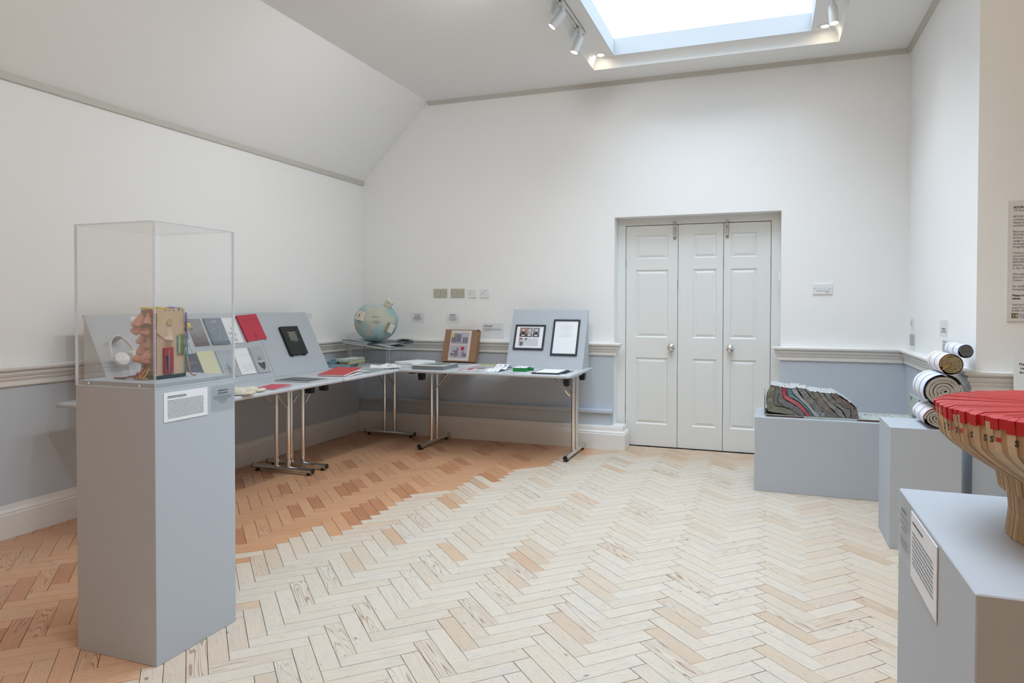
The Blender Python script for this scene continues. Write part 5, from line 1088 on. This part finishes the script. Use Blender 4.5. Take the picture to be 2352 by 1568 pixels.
for k in range(12):
    A1, B1 = resample(LAY[k], NS), resample(LAY[k + 1], NS); c, ro = lcol[k]; m = MB(); ring = []
    lm = mat('crushed_layer_%d' % k, c, ro, 0.35 if k not in (3, 4) else 0.0, var=0.55, scale=30, bump=2.2, bscale=48)
    for j in range(ND + 1):
        y = sy0 + (sy1 - sy0) * j / ND; row = []
        for i in range(NS + 1):
            for q, sgn in ((A1[i].lerp(B1[i], 0.06), 0), (A1[i].lerp(B1[i], 0.94), 1)):
                w1 = 0.004 * noise.noise(Vector((q.x * 30, y * 25, k + sgn * 0.3))); yb = 0.006 * noise.noise(Vector((q.x * 45, q.y * 45, k * 3.1))) if j == 0 else 0
                top = 0.010 * max(0, noise.noise(Vector((k * 5, y * 40, 2)))) if i == 0 else 0
                row.append((q.x + w1, y + yb + (0.004 if (k % 3 == 1 and j == 0) else 0), max(PLT + 0.0135, q.y + w1 + top)))
        ring.append(row)
    n2 = 2 * (NS + 1)
    for r in ring: m.v += r
    for j in range(ND):
        for i in range(NS):
            a0 = j * n2 + 2 * i; b0 = a0 + n2
            m.face((a0, b0, b0 + 2, a0 + 2)); m.face((a0 + 1, a0 + 3, b0 + 3, b0 + 1))
        m.face((j * n2, j * n2 + 1, (j + 1) * n2 + 1, (j + 1) * n2)); m.face((j * n2 + n2 - 2, (j + 1) * n2 + n2 - 2, (j + 1) * n2 + n2 - 1, j * n2 + n2 - 1))
    for i in range(NS):
        a0 = 2 * i; m.face((a0, a0 + 2, a0 + 3, a0 + 1)); a0 = ND * n2 + 2 * i; m.face((a0, a0 + 1, a0 + 3, a0 + 2))
    ly = obj('folded_layer', m, lm, t, smooth=True)
    if k == 3: ly['label'] = 'red ribbed layer'
    if k == 4: ly['label'] = 'teal ribbed layer'
    if k in (3, 4, 5):      # ribs across the edge
        rm = MB()
        for i in range(2, NS * 3):
            f = i / (NS * 3); ii = min(NS - 1, int(f * NS)); s = f * NS - ii; p = A1[ii].lerp(A1[ii + 1], s).lerp(B1[ii].lerp(B1[ii + 1], s), 0.15); q = A1[ii].lerp(A1[min(NS, ii + 1)], min(1, s + 0.6)).lerp(B1[ii].lerp(B1[ii + 1], min(1, s + 0.6)), 0.85)
            rm.tube([(p.x, sy0 - 0.002, max(PLT + 0.016, p.y)), (q.x, sy0 - 0.002, max(PLT + 0.016, q.y))], 0.0016, 5)
        obj('rib', rm, mat('rib_%d' % k, ((0.55, 0.12, 0.15), (0.15, 0.30, 0.30), (0.45, 0.46, 0.47))[k - 3], 0.35), ly, smooth=True)
# crinkled foil along the top edges
m = MB(); rf = random.Random(9)
tops = [Vector(sxz(*LAY[k][0])) for k in range(13)] + [Vector(sxz(*q)) for q in ((1350, 280), (1450, 345), (1530, 415))]
def foil(u, v):
    q = u * 15; i = min(14, int(q)); p = tops[i].lerp(tops[i + 1], q - i); y = sy0 + 0.004 + (sy1 - sy0 - 0.008) * v
    return (p.x + 0.004 * noise.noise(Vector((u * 30, v * 12, 0))), y, p.y + 0.004 + 0.009 * noise.noise(Vector((u * 34, v * 16, 5))))
m.grid(foil, 60, 18); obj('crinkled_top', m, mat('crinkled_foil', (0.52, 0.53, 0.53), 0.5, 0.2, var=0.4, scale=60), t)
RUST = mat('rusty_steel', (0.115, 0.06, 0.045), 0.75, 0.2, var=0.7, scale=16, bump=0.5); WORN = mat('worn_paint', (0.44, 0.47, 0.44), 0.7, var=0.35, scale=22, bump=0.4)
sh = obj('shelf_plate', B(3.915, 4.868, -1.062, -0.72, PLT + 0.0005, PLT + 0.0125), [WORN], t, bevel=0.001, seg=1)
ru = MB()
for x0, x1 in ((3.93, 4.17), (4.50, 4.868)): ru.box(x0, x1, -1.0632, -1.0621, PLT + 0.001, PLT + 0.012)
obj('rust_patch', ru, RUST, sh)
obj('end_plate', B(3.915, 3.922, -1.062, -0.72, PLT + 0.0128, PLT + 0.155), STEEL, t, bevel=0.002); ep = obj('end_plate', B(4.861, 4.868, -1.062, -0.72, PLT + 0.0128, PLT + 0.165), WORN, t, bevel=0.002)
obj('rust_patch', MB().prism([(4.8602, -1.0, PLT + 0.014), (4.8602, -0.86, PLT + 0.014), (4.8602, -0.88, PLT + 0.07), (4.8602, -0.93, PLT + 0.08), (4.8602, -0.97, PLT + 0.05)], (-0.0006, 0, 0)).prism([(4.8602, -0.80, PLT + 0.12), (4.8602, -0.77, PLT + 0.15), (4.8602, -0.83, PLT + 0.15)], (-0.0006, 0, 0)).box(4.861, 4.868, -1.0632, -1.0622, PLT + 0.015, PLT + 0.16), mat('bare_metal_patch', (0.16, 0.16, 0.165), 0.6, var=0.4, scale=40), ep)
cr = MB()
for k in range(16): x, y = rf.uniform(4.56, 4.84), rf.uniform(-0.9, -0.75); cr.box(x, x + rf.uniform(0.006, 0.02), y, y + rf.uniform(0.004, 0.015), PLT + 0.0128, PLT + 0.014 + rf.uniform(0.001, 0.006))
obj('debris', cr, WORN, t)

# ------------------------------------------------------------------ rolled newspapers
def roll(label, cx, cz, rx, rz_, turns, stripe, edge_c, seed, y0=-2.072, ln=0.30, open_=0.0):
    t = thing('rolled_newspaper', label, 'newspaper roll', (cx, y0, cz), group='rolled newspapers on a plinth')
    r = random.Random(seed); m = MB(); N = int(turns * 26); th0 = r.uniform(0, 6)
    pts = []
    for k in range(N + 1):
        f = k / N; a = th0 + f * turns * 2 * PI; rad = (0.10 + 0.86 * f) * (1 + 0.10 * noise.noise(Vector((math.cos(a) * 1.4, math.sin(a) * 1.4, seed + f * 2))))
        pts.append((rad * rx * math.cos(a), rad * rz_ * math.sin(a)))
    gap = 0.86 / turns * min(rx, rz_)
    for k, (x, z) in enumerate(pts):
        d = math.hypot(x, z) or 1; q = gap * 0.89; 
        for yy in (0.003 * noise.noise(Vector((x * 90, z * 90, seed))), ln): m.v.append((x, yy, z)); m.v.append((x * (1 - q / d), yy, z * (1 - q / d)))
    for k in range(N):
        a = 4 * k; b = a + 4
        m.face((a, b, b + 2, a + 2)); m.face((a + 1, a + 3, b + 3, b + 1)); m.face((a, a + 1, b + 1, b)); m.face((a + 2, b + 2, b + 3, a + 3))
    m.face((0, 2, 3, 1)); m.face((4 * N, 4 * N + 1, 4 * N + 3, 4 * N + 2))
    em = mat('newsprint_%d' % seed, edge_c, 0.85, var=0.25, scale=35); obj('paper_coil', m, em, t, smooth=True)
    obj('coil_core', MB().tube([(0, 0.012, 0), (0, ln, 0)], min(rx, rz_) * 0.10, 10), DARK, t)
    K = 44; w = MB()
    def ring(y, g=1.0):
        o = len(w.v)
        for k in range(K):
            a = 2 * PI * k / K; f = 0.985 + 0.07 * noise.noise(Vector((math.cos(a) * 1.4, math.sin(a) * 1.4, seed + 2))); w.v.append((f * g * rx * math.cos(a), y, f * g * rz_ * math.sin(a)))
        return o
    o1 = ring(0.004); o2 = ring(ln)
    for k in range(K): w.face((o1 + k, o1 + (k + 1) % K, o2 + (k + 1) % K, o2 + k))
    wr = obj('wrapper', w, mat('wrapper_white', (0.74, 0.75, 0.77), 0.7, var=0.02, scale=20), t, smooth=True)
    for y, b_2 in ((0.002, 0.014), (0.112, 0.010), (0.235, 0.010)):
        w = MB(); o1 = ring(y, 1.006); o2 = ring(y + b_2, 1.006)
        for k in range(K): w.face((o1 + k, o1 + (k + 1) % K, o2 + (k + 1) % K, o2 + k))
        obj('stripe', w, stripe, wr, smooth=True)
    if open_:
        obj('page_flap', MB().grid(lambda u, v: (rx * (-0.85 + 0.9 * u), -0.002 - 0.006 * math.sin(u * PI), rz_ * (-0.62 + 0.62 * u + (0.30 * math.sin(u * PI) * v))), 10, 4), mat('amber_page', (0.36, 0.22, 0.07), 0.7, var=0.2, scale=30), t, smooth=True)
    return t
SB = mat('stripe_blue', (0.06, 0.12, 0.42), 0.6); SR = mat('stripe_red', (0.50, 0.07, 0.05), 0.6)
PZ0 = 0.6435
roll('flattened newspaper roll with red stripes at the bottom of the pile', 4.772, PZ0 + 0.056, 0.074, 0.055, 4.5, SR, (0.40, 0.37, 0.31), 31)
roll('largest newspaper roll with blue stripes, second from the bottom', 4.792, PZ0 + 0.056 + 0.055 + 0.088, 0.094, 0.088, 5.0, SB, (0.42, 0.38, 0.33), 32)
roll('brown-edged newspaper roll with red stripes, second from the top', 4.822, PZ0 + 0.339, 0.055, 0.053, 5.0, SR, (0.30, 0.23, 0.12), 33, open_=1.0)
roll('smallest newspaper roll with blue stripes, topmost of the pile', 4.886, PZ0 + 0.408, 0.035, 0.034, 4.0, SB, (0.14, 0.13, 0.13), 34)

# ------------------------------------------------------------------ mushroom of folded books on the nearest plinth
t = thing('book_mushroom', 'red-topped mushroom of fanned paperback books on the nearest plinth', 'sculpture', (4.333, -5.192, 1.0005))
NSEG = 132
RED_ = mat('red_page_edge', (0.48, 0.014, 0.016), 0.45, var=0.22, scale=18, stretch=(1, 1, 1)); PULP = [mat('pulp_%d' % k, c, 0.8, var=0.16, scale=30, stretch=(0.3, 0.3, 3)) for k, c in enumerate(((0.52, 0.37, 0.22), (0.58, 0.43, 0.27), (0.46, 0.31, 0.18), (0.62, 0.50, 0.36)))]
prof = [(0.060, 0.0), (0.122, 0.0), (0.119, 0.03), (0.121, 0.055), (0.130, 0.058), (0.133, 0.078), (0.146, 0.086), (0.165, 0.098), (0.184, 0.112), (0.193, 0.121), (0.1955, 0.132)]
def seg_mesh(name, mt, pr, half, seed, jag):
    m = MB(); n = len(pr); r = random.Random(seed)
    for sgn in (-1, 1):
        for q, (rr2, z) in enumerate(pr):
            hw = min(half * rr2 * 0.97, 0.0105); m.v.append((rr2 + (jag if rr2 > 0.15 else 0), sgn * hw, z))
    m.face(tuple(range(n))); m.face(tuple(range(2 * n - 1, n - 1, -1)))
    for q in range(n): m.face((q, n + q, n + (q + 1) % n, (q + 1) % n))
    return m.mesh(name, mt)
half = PI / NSEG * 1.04
rm = random.Random(17)
vp = [seg_mesh('book_wedge', PULP[k % 4], prof + [(0.1955 + 0.0015 * (k % 3), 0.1525 + 0.0015 * (k % 2)), (0.02, 0.156), (0.02, 0.03), (0.06, 0.03)], half, k, 0.0) for k in range(8)]
vr = [seg_mesh('red_edge', RED_, [(0.1975 + 0.0012 * (k % 3), 0.144 + 0.0013 * (k % 4)), (0.1985 + 0.0012 * (k % 3), 0.1590 + 0.0004 * (k % 2)), (0.19, 0.1615 + 0.0004 * (k % 3)), (0.02, 0.1635), (0.02, 0.1565), (0.17, 0.1545)], half * 1.0, k, 0.0) for k in range(8)]
vm = {}
SM = mat('black_mark', (0.012, 0.012, 0.012), 0.5)
for k in range(NSEG):
    a = 2 * PI * k / NSEG + rm.uniform(-0.006, 0.006); s = 1 + rm.uniform(-0.007, 0.008); q = rm.randrange(8)
    o = obj('book_wedge', vp[q], None, t); o.rotation_euler = (0, 0, a); o.scale = (s, 1, 1)
    c = obj('red_edge', vr[rm.randrange(8)], None, o); 
    if k % 3 == 0 or k % 7 == 0:
        Mm = Matrix(((0, 0, 1, 0.1985), (1, 0, 0, 0), (0, 1, 0, 0.132), (0, 0, 0, 1)))
        if 'S' not in vm:
            tx = text_obj('spine_mark', 'S', 0.0095, SM, o, Mm @ T(-0.006, 0, 0), bold=0.0004); vm['S'] = tx.data
            lr = obj('spine_logo', MB().add([Mm @ Vector(v) for v in ((0.001, 0.0015, 0), (0.0075, 0.0015, 0), (0.0075, 0.0062, 0), (0.001, 0.0062, 0))], [(0, 1, 2, 3)]), RED_, o); vm['L'] = lr.data
        else:
            tx = obj('spine_mark', vm['S'], None, o); tx.matrix_local = Mm @ T(-0.006, 0, 0)
            if k % 2 == 0: obj('spine_logo', vm['L'], None, o)
